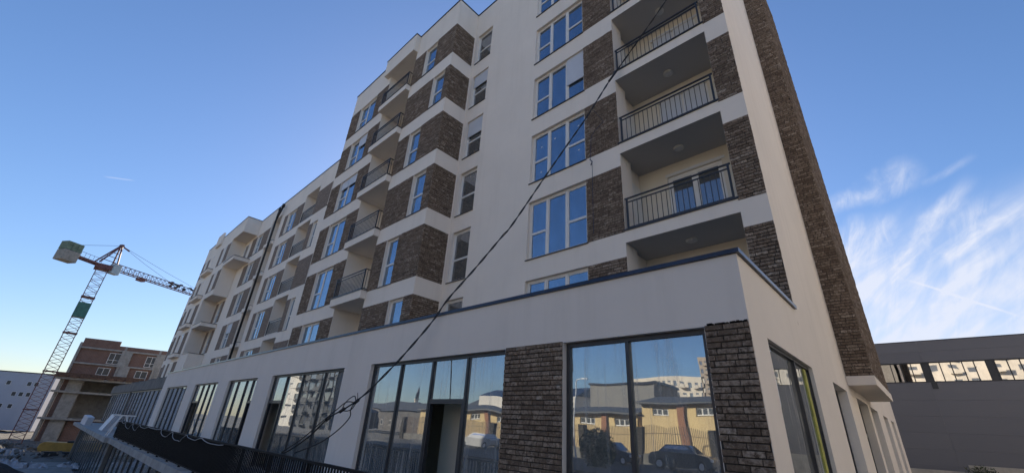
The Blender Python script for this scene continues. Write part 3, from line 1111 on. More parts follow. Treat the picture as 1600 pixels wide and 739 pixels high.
def podium():
    F = front(6.04)
    Z0 = -1.65
    ops = [(-4.5, -2.05, Z0, 1.49, .28), (-11.12, -5.92, Z0, 1.49, .28), (-18.69, -12.69, Z0, 1.48, .28), (-24.49, -20.39, Z0, 1.47, .28), (-31.11, -26.28, Z0, 1.47, .28), (-39.2, -33.1, Z0, 1.47, .28)]
    mb = MB()
    wall(mb, F, -41.0, -1.47, -1.7, 2.47, ops)
    mb.quad((-41.0, 9.4, -1.7), (-41.0, 6.04, -1.7), (-41.0, 6.04, 2.47), (-41.0, 9.4, 2.47))
    mb.quad((-1.7, 6.3, 2.47), (-1.7, 9.5, 2.47), (-1.7, 9.5, 1.8), (-1.7, 6.3, 1.8))
    mb.build('wall', M['plaster_b'], BLD)
    MB().box(-41, -1.5, 6.3, 9.6, 1.78, 1.95).build('podium_roof', M['concrete'], BLD)
    mb = MB()
    mb.box(-41.05, -1.70, 6.0, 6.36, 2.475, 2.54)
    mb.box(-1.70, -1.425, 6.0, 9.475, 2.475, 2.541)
    mb.build('coping', M['coping'], BLD)
    panel(F, -2.04, -1.478, Z0, 1.50)
    panel(F, -5.91, -4.51, Z0, 1.51)
    mb = MB()
    for i in range(46):
        x, s_ = random.uniform(-2.03, -1.5), random.uniform(.006, .02)
        mb.box(x - s_, x + s_, 6.022, 6.037, 1.497, 1.503 + s_ * random.uniform(.4, 1.3))
    mb.build('mortar_crumbs', M['mortar'], BLD, 'stuff')
    shopfront(BLD, F, -4.5, -2.05, Z0, 1.49, [-3.31])
    shopfront(BLD, F, -11.12, -5.92, Z0, 1.49, [-9.73, -8.39, -7.14], doors=(2,))
    shopfront(BLD, F, -18.69, -12.69, Z0, 1.48, [-17.37, -15.91, -14.17], doors=(0,))
    shopfront(BLD, F, -24.49, -20.39, Z0, 1.47, [-23.3, -22.1, -21.2], doors=(3,))
    shopfront(BLD, F, -31.11, -26.28, Z0, 1.47, [-29.6, -28.5, -27.4], doors=(0,))
    shopfront(BLD, F, -39.2, -33.1, Z0, 1.47, [-37.69, -36.27, -34.99, -33.83], doors=(4,), transom=.5)
    # rooms
    MB().box(-40.9, -1.9, 6.35, 13.0, -1.72, -1.64).build('floor', M['concrete'], BLD)
    MB().box(-40.9, -1.9, 6.35, 13.0, 1.62, 1.7).build('ceiling', M['interior'], BLD)
    mb = MB()
    mb.box(-40.9, -1.9, 12.9, 13.0, -1.64, 1.62)
    mb.box(-9.0, -6.2, 7.1, 7.2, -1.64, 1.62)
    mb.box(-12.3, -12.1, 6.45, 12.9, -1.64, 1.62)
    mb.box(-19.7, -19.5, 6.45, 12.9, -1.64, 1.62)
    mb.box(-25.6, -25.4, 6.45, 12.9, -1.64, 1.62)
    mb.box(-32.3, -32.1, 6.45, 12.9, -1.64, 1.62)
    mb.box(-5.3, -5.1, 6.45, 12.9, -1.64, 1.62)
    mb.box(-2.6, -2.3, 8.8, 9.2, -1.64, 1.62)
    mb.box(-4.42, -4.16, 6.9, 7.1, -1.64, 1.62)
    mb.box(-18.2, -17.6, 7.6, 7.8, -1.64, 1.62)
    mb.build('interior_wall', M['interior'], BLD)
    mb = MB()
    for dx in (0, .085, .17):
        mb.tube([(-8.02 + dx, 7.099, -.62), (-8.02 + dx, 7.085, -.62)], .03, 8)
    mb.tube([(-7.9, 7.099, -.78), (-7.9, 7.085, -.78)], .02, 8)
    mb.build('wall_socket', M['black'], BLD)
    ins = plain('yellow_insulation_strip', (0.36, 0.35, 0.07), 0.75, .4, 5)
    MB().box(-1.58, -1.55, 9.44, 9.62, -1.64, 1.36).build('insulation_strip', ins, BLD)
    MB().box(-4.42, -4.36, 6.3, 6.42, -1.64, 1.2).build('insulation_strip', ins, BLD)
    # unplastered end of the podium
    mb = MB()
    mb.box(-75, -41.02, 6.1, 6.5, 1.5, 2.28)
    for i in range(60):
        x = -74.5 + i * .56 + random.uniform(-.2, .2)
        w = random.uniform(.2, .6)
        mb.box(x - w / 2, x + w / 2, 6.15, 6.45, 2.285, 2.29 + random.uniform(.02, .14))
    mb.box(-58.6, -58.1, 6.2, 6.6, -1.65, 1.5)
    mb.box(-75, -41.02, 6.5, 9.4, 1.8, 2.0)
    mb.build('concrete_beam', M['concrete_d'], BLD)
    shopfront(BLD, front(6.15), -58.1, -41.05, -1.65, 1.49, [-56.3, -54.6, -52.9, -51.0, -49.2, -47.4, -45.6, -43.6], glass='shop_far', fw=.10)
    shopfront(BLD, front(6.15), -74.5, -58.6, -1.65, 1.49, [-72.5, -70.6, -68.6, -66.6, -64.6, -62.6, -60.6], glass='shop_far', fw=.10)
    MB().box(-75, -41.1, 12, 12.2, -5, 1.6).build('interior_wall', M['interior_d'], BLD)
    # lower storey under the terrace
    shopfront(BLD, front(4.4), -66.5, -40.5, -5.2, -1.96, [-64.6 + 1.72 * i for i in range(14)], glass='shop_far', fw=.1)
    shopfront(BLD, front(4.4), -40.0, -15.0, -5.2, -1.96, [-38.3 + 1.72 * i for i in range(14)], glass='shop_far', fw=.1)
    mb = MB()
    mb.box(-40.5, -40.0, 4.3, 4.8, -5.3, -1.96)
    mb.box(-15.0, -14.0, 4.3, 6, -5.3, -1.96)
    mb.box(-67, -66.5, 4.3, 4.8, -5.3, -1.96)
    mb.box(-67, -14, 9, 9.2, -5.3, -1.96)
    mb.build('concrete_column', M['concrete_d'], BLD)


tower_a()
bay_b()
wing_e()
end_f()
podium()
flush_bricks(BLD)

# ------------------------------------------------------------------ terrace with railing
mb = MB()
mb.box(-36.5, -4.8, 3.78, 6.03, -1.93, -1.66)
mb.box(-67.5, -36.5, 3.6, 6.09, -1.93, -1.655)
mb.build('terrace', concrete('pale_terrace_concrete', (.36, .355, .345)), None, 'structure')

RAIL = thing('terrace_railing', 'black metal slat railing along the edge of the shopfront terrace', 'railing', (-20, 3.9, -1.66))
RAIL_X0, RAIL_X1 = -36.2, -5.0
off = Vector(RAIL.location)


def rel(o):
    o.location = -off
    return o


mb = MB()
mb.box(RAIL_X0, RAIL_X1, 3.865, 3.935, -.735, -.69)
rel(mb.build('top_rail', M['rail'], RAIL))
mb = MB()
mb.box(RAIL_X0, RAIL_X1, 3.88, 3.92, -1.58, -1.545)
rel(mb.build('bottom_rail', M['rail'], RAIL))
for i in range(17):
    x = RAIL_X0 + .03 + i * (RAIL_X1 - RAIL_X0 - .06) / 16
    rel(MB().box(x - .035, x + .035, 3.936, 4.0, -1.655, -.74).build('post', M['rail'], RAIL))
SL = MB().box(-.017, .017, -.011, .011, 0, .81).mesh('slat', M['rail'])
n = 282
for i in range(n):
    x = RAIL_X0 + .08 + i * (RAIL_X1 - RAIL_X0 - .16) / (n - 1)
    inst('slat', SL, RAIL, Vector((x, 3.9, -1.545)) - off)


# ------------------------------------------------------------------ cables
def smooth_pts(pts, sub=6):
    P = [Vector(p) for p in pts]
    out = []
    for i in range(len(P) - 1):
        a, b, c, d = P[max(i - 1, 0)], P[i], P[i + 1], P[min(i + 2, len(P) - 1)]
        for k in range(sub):
            t = k / sub
            out.append(.5 * ((2 * b) + (c - a) * t + (2 * a - 5 * b + 4 * c - d) * t * t + (3 * b - a - 3 * c + d) * t ** 3))
    out.append(P[-1])
    return out


CB = thing('overhead_cable', 'black twisted power cable slanting from the terrace railing up across the facade', 'cable', (-10.2, 3.9, -.66))
off = Vector(CB.location)
main = [(-1.85, 9.25, 13.7), (-2.87, 9.25, 12.69), (-3.74, 9.25, 11.85), (-4.79, 9.34, 11.03), (-5.02, 9.11, 10.43), (-5.41, 8.72, 9.3), (-5.57, 8.55, 8.83), (-6.01, 8.11, 7.69), (-6.43, 7.69, 6.59), (-7.02, 7.11, 5.04), (-7.19, 6.93, 4.67), (-7.64, 6.49, 3.72), (-8.05, 6.07, 2.87), (-8.27, 5.85, 2.29), (-8.66, 5.46, 1.47), (-8.92, 5.2, 0.99), (-9.12, 5.0, 0.64), (-9.28, 4.84, 0.42)]
sp = smooth_pts(main, 10)
for ph in (0, math.pi):
    pts = []
    s_ = 0
    for i, p in enumerate(sp):
        if i:
            s_ += (p - sp[i - 1]).length
        a = s_ * 7 + ph
        pts.append(p + Vector((math.cos(a) * .015, math.cos(a) * .008, math.sin(a) * .015)))
    rel(MB().tube(pts, .014, 5).build('cable', M['black'], CB, smooth=True))
for pts, r in (([(-9.28, 4.84, .42), (-9.46, 4.66, .23), (-9.65, 4.47, .05), (-9.87, 4.24, -.33), (-10.13, 3.99, -.62), (-10.21, 3.9, -.66)], .017),
               ([(-9.26, 4.9, .44), (-9.33, 4.83, .37), (-9.37, 4.8, .24), (-9.35, 4.81, .12), (-9.42, 4.75, -.04), (-9.55, 4.62, -.24), (-9.73, 4.43, -.44), (-10.05, 4.11, -.65)], .013),
               ([(-9.28, 4.78, .4), (-9.39, 4.67, .39), (-9.51, 4.55, .23), (-9.71, 4.35, -.05), (-9.91, 4.14, -.36), (-10.17, 3.88, -.65)], .012),
               ([(-9.28, 4.84, .4), (-9.32, 4.8, .53), (-9.43, 4.69, .4), (-9.46, 4.66, .23), (-9.33, 4.78, .24), (-9.27, 4.85, .4)], .011)):
    rel(MB().tube(smooth_pts(pts, 6), r, 5).build('cable_loop', M['black'], CB, smooth=True))
for p, q in (((-4.72, 9.34, 11.09), (-5.0, 9.13, 10.5)), ((-9.24, 4.88, .46), (-9.3, 4.82, .38)), ((-9.43, 4.69, .27), (-9.5, 4.62, .18)), ((-9.62, 4.5, .08), (-9.68, 4.44, .0))):
    rel(MB().tube([p, q], .035, 6).build('cable_tie', M['black'], CB, smooth=True))
rel(MB().tube([(-9.28, 4.84, .42), (-9.27, 4.86, .5), (-9.3, 4.85, .6)], .008, 5).build('cable_tail', M['black'], CB))

cord = MB().tube(smooth_pts([(-5.42, 9.40, 9.25), (-5.85, 9.40, 8.95), (-5.93, 9.42, 8.6), (-5.96, 9.42, 8.0), (-5.91, 9.42, 7.85), (-5.92, 9.42, 6.79), (-5.93, 9.42, 5.37)], 4), .007, 5)
cord.tube([(-5.98, 9.41, 8.02), (-5.9, 9.41, 7.9), (-5.95, 9.41, 7.78)], .018, 5)
cord.tube([(-5.41, 8.72, 9.3), (-5.42, 9.40, 9.25)], .006, 5)
tag(cord.build('hanging_cord', plain('dark_blue_cord', (0.02, 0.035, 0.09), .6), None, smooth=True), 'thin blue cord with a knot hanging down the brick strip beside the balconies', 'cord')

pts = []
X = -36.0
while X < -15:
    w = random.uniform(1.2, 3.0)
    amp = random.choice((.15, .35, .8, 1))
    for k in range(6):
        t = k / 6
        pts.append((X + w * t, 3.84 - .03 * math.sin(t * 9), -.70 - math.sin(math.pi * t) * random.uniform(.22, .3) * amp))
    X += w
tag(MB().tube(smooth_pts(pts, 3), .011, 6).build('hose', plain('pale_grey_hose', (.30, .30, .31), .6), None, smooth=True), 'pale hose draped in loops along the top of the black railing', 'hose')


# ------------------------------------------------------------------ right: grey hall
def grey_hall():
    Y, Z0, H = 45.0, -1.66, 8.12
    t = NT('grey_metal_panel')
    r = t.rng()
    f = t.noise(.6, 4, .6)
    c = t.ramp(r, [(0, (.158, .157, .172)), (1, (.174, .173, .189))])
    t.base(t.mix(t.math('MULTIPLY', f, .35), c, (.138, .137, .152)))
    t.rough(.55)
    t.bump(t.noise(1.0, 3, .5, stretch=(.6, .6, 30)), .2, .02)
    pm = t.m
    T = thing('grey_hall', 'long dark grey metal clad hall with a strip of high windows', 'hall', (10, Y, Z0))
    o_ = Vector(T.location)

    def b(mb, name, mat, parent=T):
        o = mb.build(name, mat, parent)
        if parent is T:
            o.location = -o_
        return o
    b(MB().box(-30, 40, Y + .35, Y + 30, Z0, H - .05), 'wall', M['interior_d'])
    rows = [Z0, -.5, .6, 1.7, 2.8, 3.9, 5.12]
    xs = [-30, -22, -14, -6, 0.4, 7, 14, 22, 31, 40]
    for a, c_ in zip(rows, rows[1:]):
        for p, q in zip(xs, xs[1:]):
            b(MB().box(p + .003, q - .003, Y, Y + .3, a + .003, c_ - .003), 'wall_panel', pm)
    for a, c_ in ((6.58, 7.35), (7.35, H)):
        for p, q in zip(xs, xs[1:]):
            b(MB().box(p + .006, q - .006, Y - .02, Y + .28, a + .004, c_ - .004), 'wall_panel', pm)
    b(MB().box(-30, 40, Y - .05, Y + .4, H, H + .06), 'coping', M['coping'])
    fr = MB()
    fr.box(-30, 40, Y + .02, Y + .3, 5.13, 5.2)
    fr.box(-30, 40, Y + .02, Y + .3, 6.5, 6.57)
    wx = -2.73 - 3 * 3.39
    gm = upper_glass('wavy_hall_glass', .62, (1.0, .97, .93), (.02, .02, .02), .02, .55)
    spans = []
    while wx < 30:
        for k in range(6):
            wd = .592 if k < 5 else .43
            spans.append((wx, wx + wd, k < 5))
            wx += wd
    for a, c_, g in spans:
        fr.box(a - .03, a + .03, Y + .02, Y + .3, 5.2, 6.5)
    strip = b(fr, 'window_strip', M['metal'])
    for a, c_, g in spans:
        MB().box(a + .032, c_ - .032, Y + .06, Y + .1, 5.205, 6.495).build('pane' if g else 'blank_panel', gm if g else M['metal'], strip)
    b(MB().box(.44, .76, Y - .02, Y - .003, 4.66, 5.12), 'downpipe_panel', M['metal'])


grey_hall()
wmat = concrete('low_wall_concrete', (.42, .39, .34))
o = MB().box(-8, .75, 40, 40.4, -1.66, -.62).build('low_wall', wmat)
tag(o, 'pale low concrete wall before the grey hall, nearer the white corner', 'wall')
o = MB().box(.75, 16, 39.9, 40.5, -1.66, -.23).build('low_wall', wmat)
tag(o, 'taller pale low wall with plant before the grey hall at far right', 'wall')
t = NT('leaf_green')
t.base(t.ramp(t.rng(), [(0, (.03, .045, .02)), (.6, (.06, .08, .03)), (1, (.10, .10, .05))]))
t.rough(.7)
LEAF = t.m


def leafy(mb, c, rad, n, s):
    for i in range(n):
        d = Vector((random.gauss(0, 1), random.gauss(0, 1), random.gauss(0, 1)))
        d = d.normalized() * random.random() ** .45
        p = Vector(c) + Vector((d.x * rad[0], d.y * rad[1], d.z * rad[2]))
        a = Vector((random.gauss(0, 1), random.gauss(0, 1), random.gauss(0, 1))).normalized()
        b_ = a.cross(Vector((random.gauss(0, 1), random.gauss(0, 1), random.gauss(0, 1)))).normalized()
        w = s * random.uniform(.6, 1.3)
        mb.poly([p - a * w, p + b_ * w * .5, p + a * w, p - b_ * w * .5])


PL = thing('shrub', 'small scraggly shrub at the step between the two low walls', 'shrub', (1.3, 39.6, -1.66))
mb = MB()
for i in range(14):
    a = random.uniform(0, 6.28)
    mb.tube([(0, 0, 0), (math.cos(a) * .3, math.sin(a) * .2, .7), (math.cos(a) * random.uniform(.3, .9), math.sin(a) * .3, random.uniform(.9, 1.5))], [.02, .014, .006], 4)
mb.build('stem', plain('twig_brown', (.06, .045, .03), .9), PL)
mb = MB()
leafy(mb, (-.1, 0, 1.05), (.75, .35, .45), 420, .055)
mb.build('foliage', LEAF, PL)


# ------------------------------------------------------------------ left: tower crane
def crane():
    red = plain('rusty_red_crane_paint', (.135, .055, .052), .6, .35, 2)
    palb = plain('pale_crane_bracing', (.24, .17, .16), .6, .3, 2)
    ccon = concrete('counterweight_concrete', (.30, .275, .24))
    grn = plain('green_sign_board', (.05, .15, .12), .6, .3, 2)
    G = (-108.0, 0, -6.2)
    T = thing('tower_crane', 'red lattice tower crane with concrete counterweight and long jib behind the building', 'crane', G)

    def lattice(mb, a, b, w, n, r, up=None, mb2=None):
        a, b = Vector(a), Vector(b)
        d = (b - a).normalized()
        u = Vector(up) if up else Vector((0, 1, 0))
        u = (u - d * u.dot(d)).normalized()
        q = d.cross(u)
        C = [u * w / 2 + q * w / 2, -u * w / 2 + q * w / 2, -u * w / 2 - q * w / 2, u * w / 2 - q * w / 2]
        for c in C:
            mb.bar(a + c, b + c, r * 1.7)
        for i in range(n):
            p, s_ = a + (b - a) * i / n, a + (b - a) * (i + 1) / n
            m = (p + s_) / 2
            for k in range(4):
                c0, c1 = C[k], C[(k + 1) % 4]
                (mb2 or mb).bar(p + c0, m + c1, r)
                (mb2 or mb).bar(m + c1, s_ + c0, r)
    H = 24.4 + 6.2
    mb = MB()
    mb2 = MB()
    lattice(mb, (0, 0, 0), (0, 0, H - 1), 1.6, 22, .07, None, mb2)
    mb2.build('mast_bracing', palb, T)
    for z in (5, 11, 17.5, 24):
        mb.box(-.95, .95, -.95, .95, z, z + .18)
    mb.build('mast', red, T)
    MB().box(-.9, .9, -.9, .9, H - 10.2, H - 7.6).build('sign_board', grn, T)
    jd = Vector((-.5, .866, 0)).normalized()
    sd = Vector((jd.y, -jd.x, 0))
    mb = MB()
    for k in (-1, 1):
        mb.bar((0, 0, H - 1.0) , (0, 0, H), .4)
    mb.box(-1.2, 1.2, -1.2, 1.2, H - 1.1, H - .2)
    mb.build('slewing_ring', red, T)
    mb = MB()
    top = Vector((0, 0, H + 4.4)) + jd * 1.2
    for k in (-.7, .7):
        mb.bar(jd * 1.6 + sd * k + Vector((0, 0, H)), top + sd * k * .3, .22)
        mb.bar(-jd * 1.4 + sd * k + Vector((0, 0, H)), top + sd * k * .3, .22)
    for i in range(1, 5):
        f = i / 5
        a = (jd * 1.6 + Vector((0, 0, H))).lerp(top, f)
        b = (-jd * 1.4 + Vector((0, 0, H))).lerp(top, f)
        mb.bar(a, b, .1)
    mb.bar(top - sd * .4, top + sd * .4, .4)
    mb.bar(top, top + jd * 1.6 - Vector((0, 0, .5)), .2)
    mb.build('apex_frame', red, T)
    mb = MB()
    tri = 1.2
    A, B_ = jd * 1.3 + Vector((0, 0, H - .4)), jd * 21 + Vector((0, 0, H - .2))
    n = 22
    for c in (sd * .6, -sd * .6):
        mb.bar(A + c, B_ + c, .16)
    mb.bar(A + Vector((0, 0, tri)), B_ + Vector((0, 0, tri)), .12)
    for i in range(n):
        p, q = A.lerp(B_, i / n), A.lerp(B_, (i + .5) / n)
        s_ = A.lerp(B_, (i + 1) / n)
        for c in (sd * .6, -sd * .6):
            mb.bar(p + c, q + Vector((0, 0, tri)), .06)
            mb.bar(q + Vector((0, 0, tri)), s_ + c, .06)
        mb.bar(p + sd * .6, s_ - sd * .6, .05)
    mb.build('jib', red, T)
    mb = MB()
    A, B_ = -jd * 1.0 + Vector((0, 0, H - .4)), -jd * 6.6 + Vector((0, 0, H - .2))
    for c in (sd * .6, -sd * .6):
        mb.bar(A + c, B_ + c, .3)
    for i in range(8):
        p = A.lerp(B_, i / 8)
        mb.bar(p + sd * .6, p - sd * .6, .12)
        mb.bar(p + sd * .6, p + sd * .6 + Vector((0, 0, 1)), .05)
    mb.bar(A + sd * .6 + Vector((0, 0, 1)), B_ + sd * .6 + Vector((0, 0, 1)), .05)
    mb.build('counter_jib', red, T)
    c = -jd * 5.9 + Vector((0, 0, H))

    def xf(x, y, z):
        return c + jd * x + sd * y + Vector((0, 0, z))
    MB().box(-1.2, 1.2, -1.0, 1.0, -1.7, .2, xf).build('counterweight', ccon, T, bevel=.12)
    mb = MB()
    for k in range(3):
        mb.box(-1.2 + k * .82, -.42 + k * .82, -.9, .9, .25, 1.7, xf)
    mb.build('ballast_stack', plain('mossy_concrete', (.14, .18, .13), .9, .35, 1.2), T)
    mb = MB()
    for f in (.55, 1.0):
        e = (jd * 1.3).lerp(jd * 21, f) + Vector((0, 0, H + 1.0))
        mb.tube([top, top.lerp(e, .5) - Vector((0, 0, .15)), e], .03, 4)
    mb.tube([top, -jd * 5.2 + Vector((0, 0, H + 1.7))], .03, 4)
    mb.build('pendant_line', M['metal'], T)
    mb = MB()
    k = jd * 1.2 + sd * 1.2 + Vector((0, 0, H - 1.6))
    mb.box(-.7, .7, -.6, .6, 0, 1.9, lambda x, y, z: k + jd * x + sd * y + Vector((0, 0, z)))
    mb.build('cab', plain('crane_cab', (.35, .42, .45), .4), T, bevel=.1)
    mb = MB()
    k2 = jd * 7 + Vector((0, 0, H - .9))
    mb.box(-.6, .6, -.5, .5, 0, .5, lambda x, y, z: k2 + jd * x + sd * y + Vector((0, 0, z)))
    mb.build('trolley', red, T)
    mb = MB()
    for i in range(16):
        u = random.uniform(13, 20.5)
        p = jd * u + sd * random.uniform(-.5, .5) + Vector((0, 0, H + random.uniform(.1, 1.2)))
        mb.box(-.25, .25, -.2, .2, -.15, .15, lambda x, y, z: p + jd * x + sd * y + Vector((0, 0, z)))
    mb.build('jib_clutter', M['metal'], T, 'stuff')


crane()


# ------------------------------------------------------------------ left: unfinished building
def unfinished():
    red = block_mat('hollow_clay_block', (.21, .112, .082), (.165, .09, .068), (.19, .17, .155), .4, .22)
    con = concrete('pale_frame_concrete', (.30, .29, .27))
    a = Vector((-117.0, 2.0, 0))
    b = Vector((-112.2, 16.0, 0))
    u = (b - a).normalized()
    w = Vector((-u.y, u.x, 0))       # into the building
    if w.x > 0:
        w = -w
    L = 30.0
    Zg = -7.0
    T = thing('unfinished_building', 'unfinished building of red clay blocks on raw concrete floors beside the crane', 'building', (a.x, a.y, Zg), math.atan2(u.y, u.x))
    # local frame: x along the facade, y into the building, z up from the ground (w is local +y)
    flip = 1 if Vector((-u.y, u.x, 0)).dot(w) > 0 else -1

    def bx(mb, x0, x1, y0, y1, z0, z1):
        return mb.box(x0, x1, y0 * flip, y1 * flip, z0 - Zg, z1 - Zg)
    zs = [-7.0, -2.5, 2.05, 4.3]
    mb = MB()
    for z in zs[1:]:
        bx(mb, -.6, L, -.7 if z < 4 else -2.2, 14, z - .12, z + .22)
    for z in (7.3, 10.15):
        bx(mb, .1, L, -.06, 14, z - .14, z + .14)
    mb.build('floor_slab', con, T)
    mb = MB()
    for x, wd in ((-.3, .4), (1.0, 2.1), (9.2, 1.2), (15, 1.3), (20.2, 1.3), (25.4, 1.3)):
        bx(mb, x, x + wd, .1, .6, Zg, 4.2)
    for x in (0.05, 7.0, 12.6, 18.5, 24):
        bx(mb, x, x + .35, -.03, .3, 4.55, 11.0)
    for x, wd in ((7.4, 1.6), (13.0, 1.9), (19.0, 2.2)):
        bx(mb, x, x + wd, -.05, .25, 4.55, 7.15)
        bx(mb, x - .6, x + wd - .5, -.05, .25, 7.45, 10.0)
    mb.build('column', con, T)
    mb = MB()
    bx(mb, .1, L, .35, .6, 4.5, 7.2)
    bx(mb, .1, L, .35, .6, 7.4, 10.0)
    bx(mb, .1, L, .0, .25, 10.3, 11.05)
    bx(mb, .4, 6.0, .0, .25, 11.05, 11.9)
    bx(mb, .1, .4, .6, 13, 4.5, 11.05)
    bx(mb, .1, L, 13.5, 14, -7, 11.05)
    bx(mb, 3.2, L, .8, 1.0, -7, -2.65)
    bx(mb, .15, .95, .5, .7, -7, 4.2)
    mb.build('block_wall', red, T)
    mb = MB()
    bx(mb, .1, L, 4, 4.2, -7, 4.2)
    mb.build('inner_wall', M['concrete_d'], T)
    mb = MB()
    for i in range(22):
        x = -1 + i * 1.35
        bx(mb, x, x + random.uniform(.8, 1.6), -2.6 + random.uniform(-.4, .4), -.4, 4.53, 4.6 + random.uniform(.02, .25))
    bx(mb, -1, 12, -.35, -.25, 4.6, 5.4)
    mb.build('scaffold_board', plain('scaffold_timber', (.13, .075, .05), .9, .4, 3), T)
    for (x, z0) in ((5.0, 7.6), (10.9, 7.6), (16.8, 7.6), (10.1, 4.75), (16.2, 4.75), (4.2, 4.75)):
        f = MB()
        for (p, q, r, s) in ((0, 1.9, 0, .07), (0, 1.9, 1.98, 2.05), (0, .07, .07, 1.98), (1.83, 1.9, .07, 1.98), (.87, .94, .07, 1.98), (.07, .87, .7, .76), (.94, 1.83, .7, .76)):
            bx(f, x + p, x + q, .22, .34, z0 + r, z0 + s)
        fo = f.build('window', M['pvc'], T)
        g = MB()
        bx(g, x + .06, x + 1.84, .25, .33, z0 + .08, z0 + 1.97)
        g.build('pane', M['dark_win'], fo)


unfinished()


def white_block():
    T = thing('white_block', 'plain pale office block with few windows behind the crane mast', 'building', (-150, 0, -6), 0)
    th = R_(118)
    n1 = Vector((math.cos(R_(-33)), math.sin(R_(-33)), 0))      # shaded face
    e = Vector((-n1.y, n1.x, 0))                              # along it, towards the lit end
    A = Vector((0, 1.5, 0))

    def xf(x, y, z):
        return A + e * x - n1 * y + Vector((0, 0, z))
    MB().box(-24, 0, 0, 5.5, 0, 12.1, xf).build('wall', plaster('pale_grey_render', (.46, .47, .51), .1), T)
    MB().box(-24.1, .1, -.1, 5.6, 12.1, 12.3, xf).build('roof', M['coping'], T)
    for (x, z) in ((-5, 9.3), (-3.6, 9.3), (-7, 7.0), (-5.6, 7.0), (-4.2, 7.0), (-6.5, 4.4), (-9, 9.3), (-8.4, 4.4)):
        f = MB().box(x, x + .9, -.05, .02, z, z + 1.0, xf).build('window', M['pvc'], T)
        MB().box(x + .08, x + .82, -.07, -.052, z + .08, z + .92, xf).build('pane', M['dark_win'], f)


white_block()


# ------------------------------------------------------------------ building site clutter, bottom left
def excavator():
    yel = plain('worn_yellow_paint', (.48, .27, .05), .5, .25, 2)
    T = thing('excavator', 'yellow excavator parked on the site below the unfinished building', 'excavator', (-72, 3.55, -5.35), R_(82))
    T.scale = (.56, .56, .56)
    mb = MB()
    prof = [(-2.6, .2), (-2.9, .8), (-2.75, 1.5), (-2.2, 1.85), (2.2, 1.75), (2.5, 1.3), (2.5, .2)]
    mb.prism(prof, -1.4, 1.4, lambda x, y, z: (x, y, z + .9))
    mb.build('body', yel, T, bevel=.12)
    MB().box(1.0, 2.7, -1.35, -.1, 1.1, 3.0).build('cab', M['black'], T, bevel=.1)
    mb = MB()
    for y in (-1.2, 1.2):
        mb.prism([(-2.2, .1), (-2.5, .45), (-2.2, .85), (2.2, .85), (2.5, .45), (2.2, .1)], y - .3, y + .3)
    mb.build('track', M['black'], T, bevel=.05)
    mb = MB()
    mb.bar((2.4, .5, 1.8), (4.6, .5, 3.4), .45)
    mb.bar((4.6, .5, 3.4), (6.0, .5, 1.6), .35)
    mb.build('boom', yel, T)


excavator()


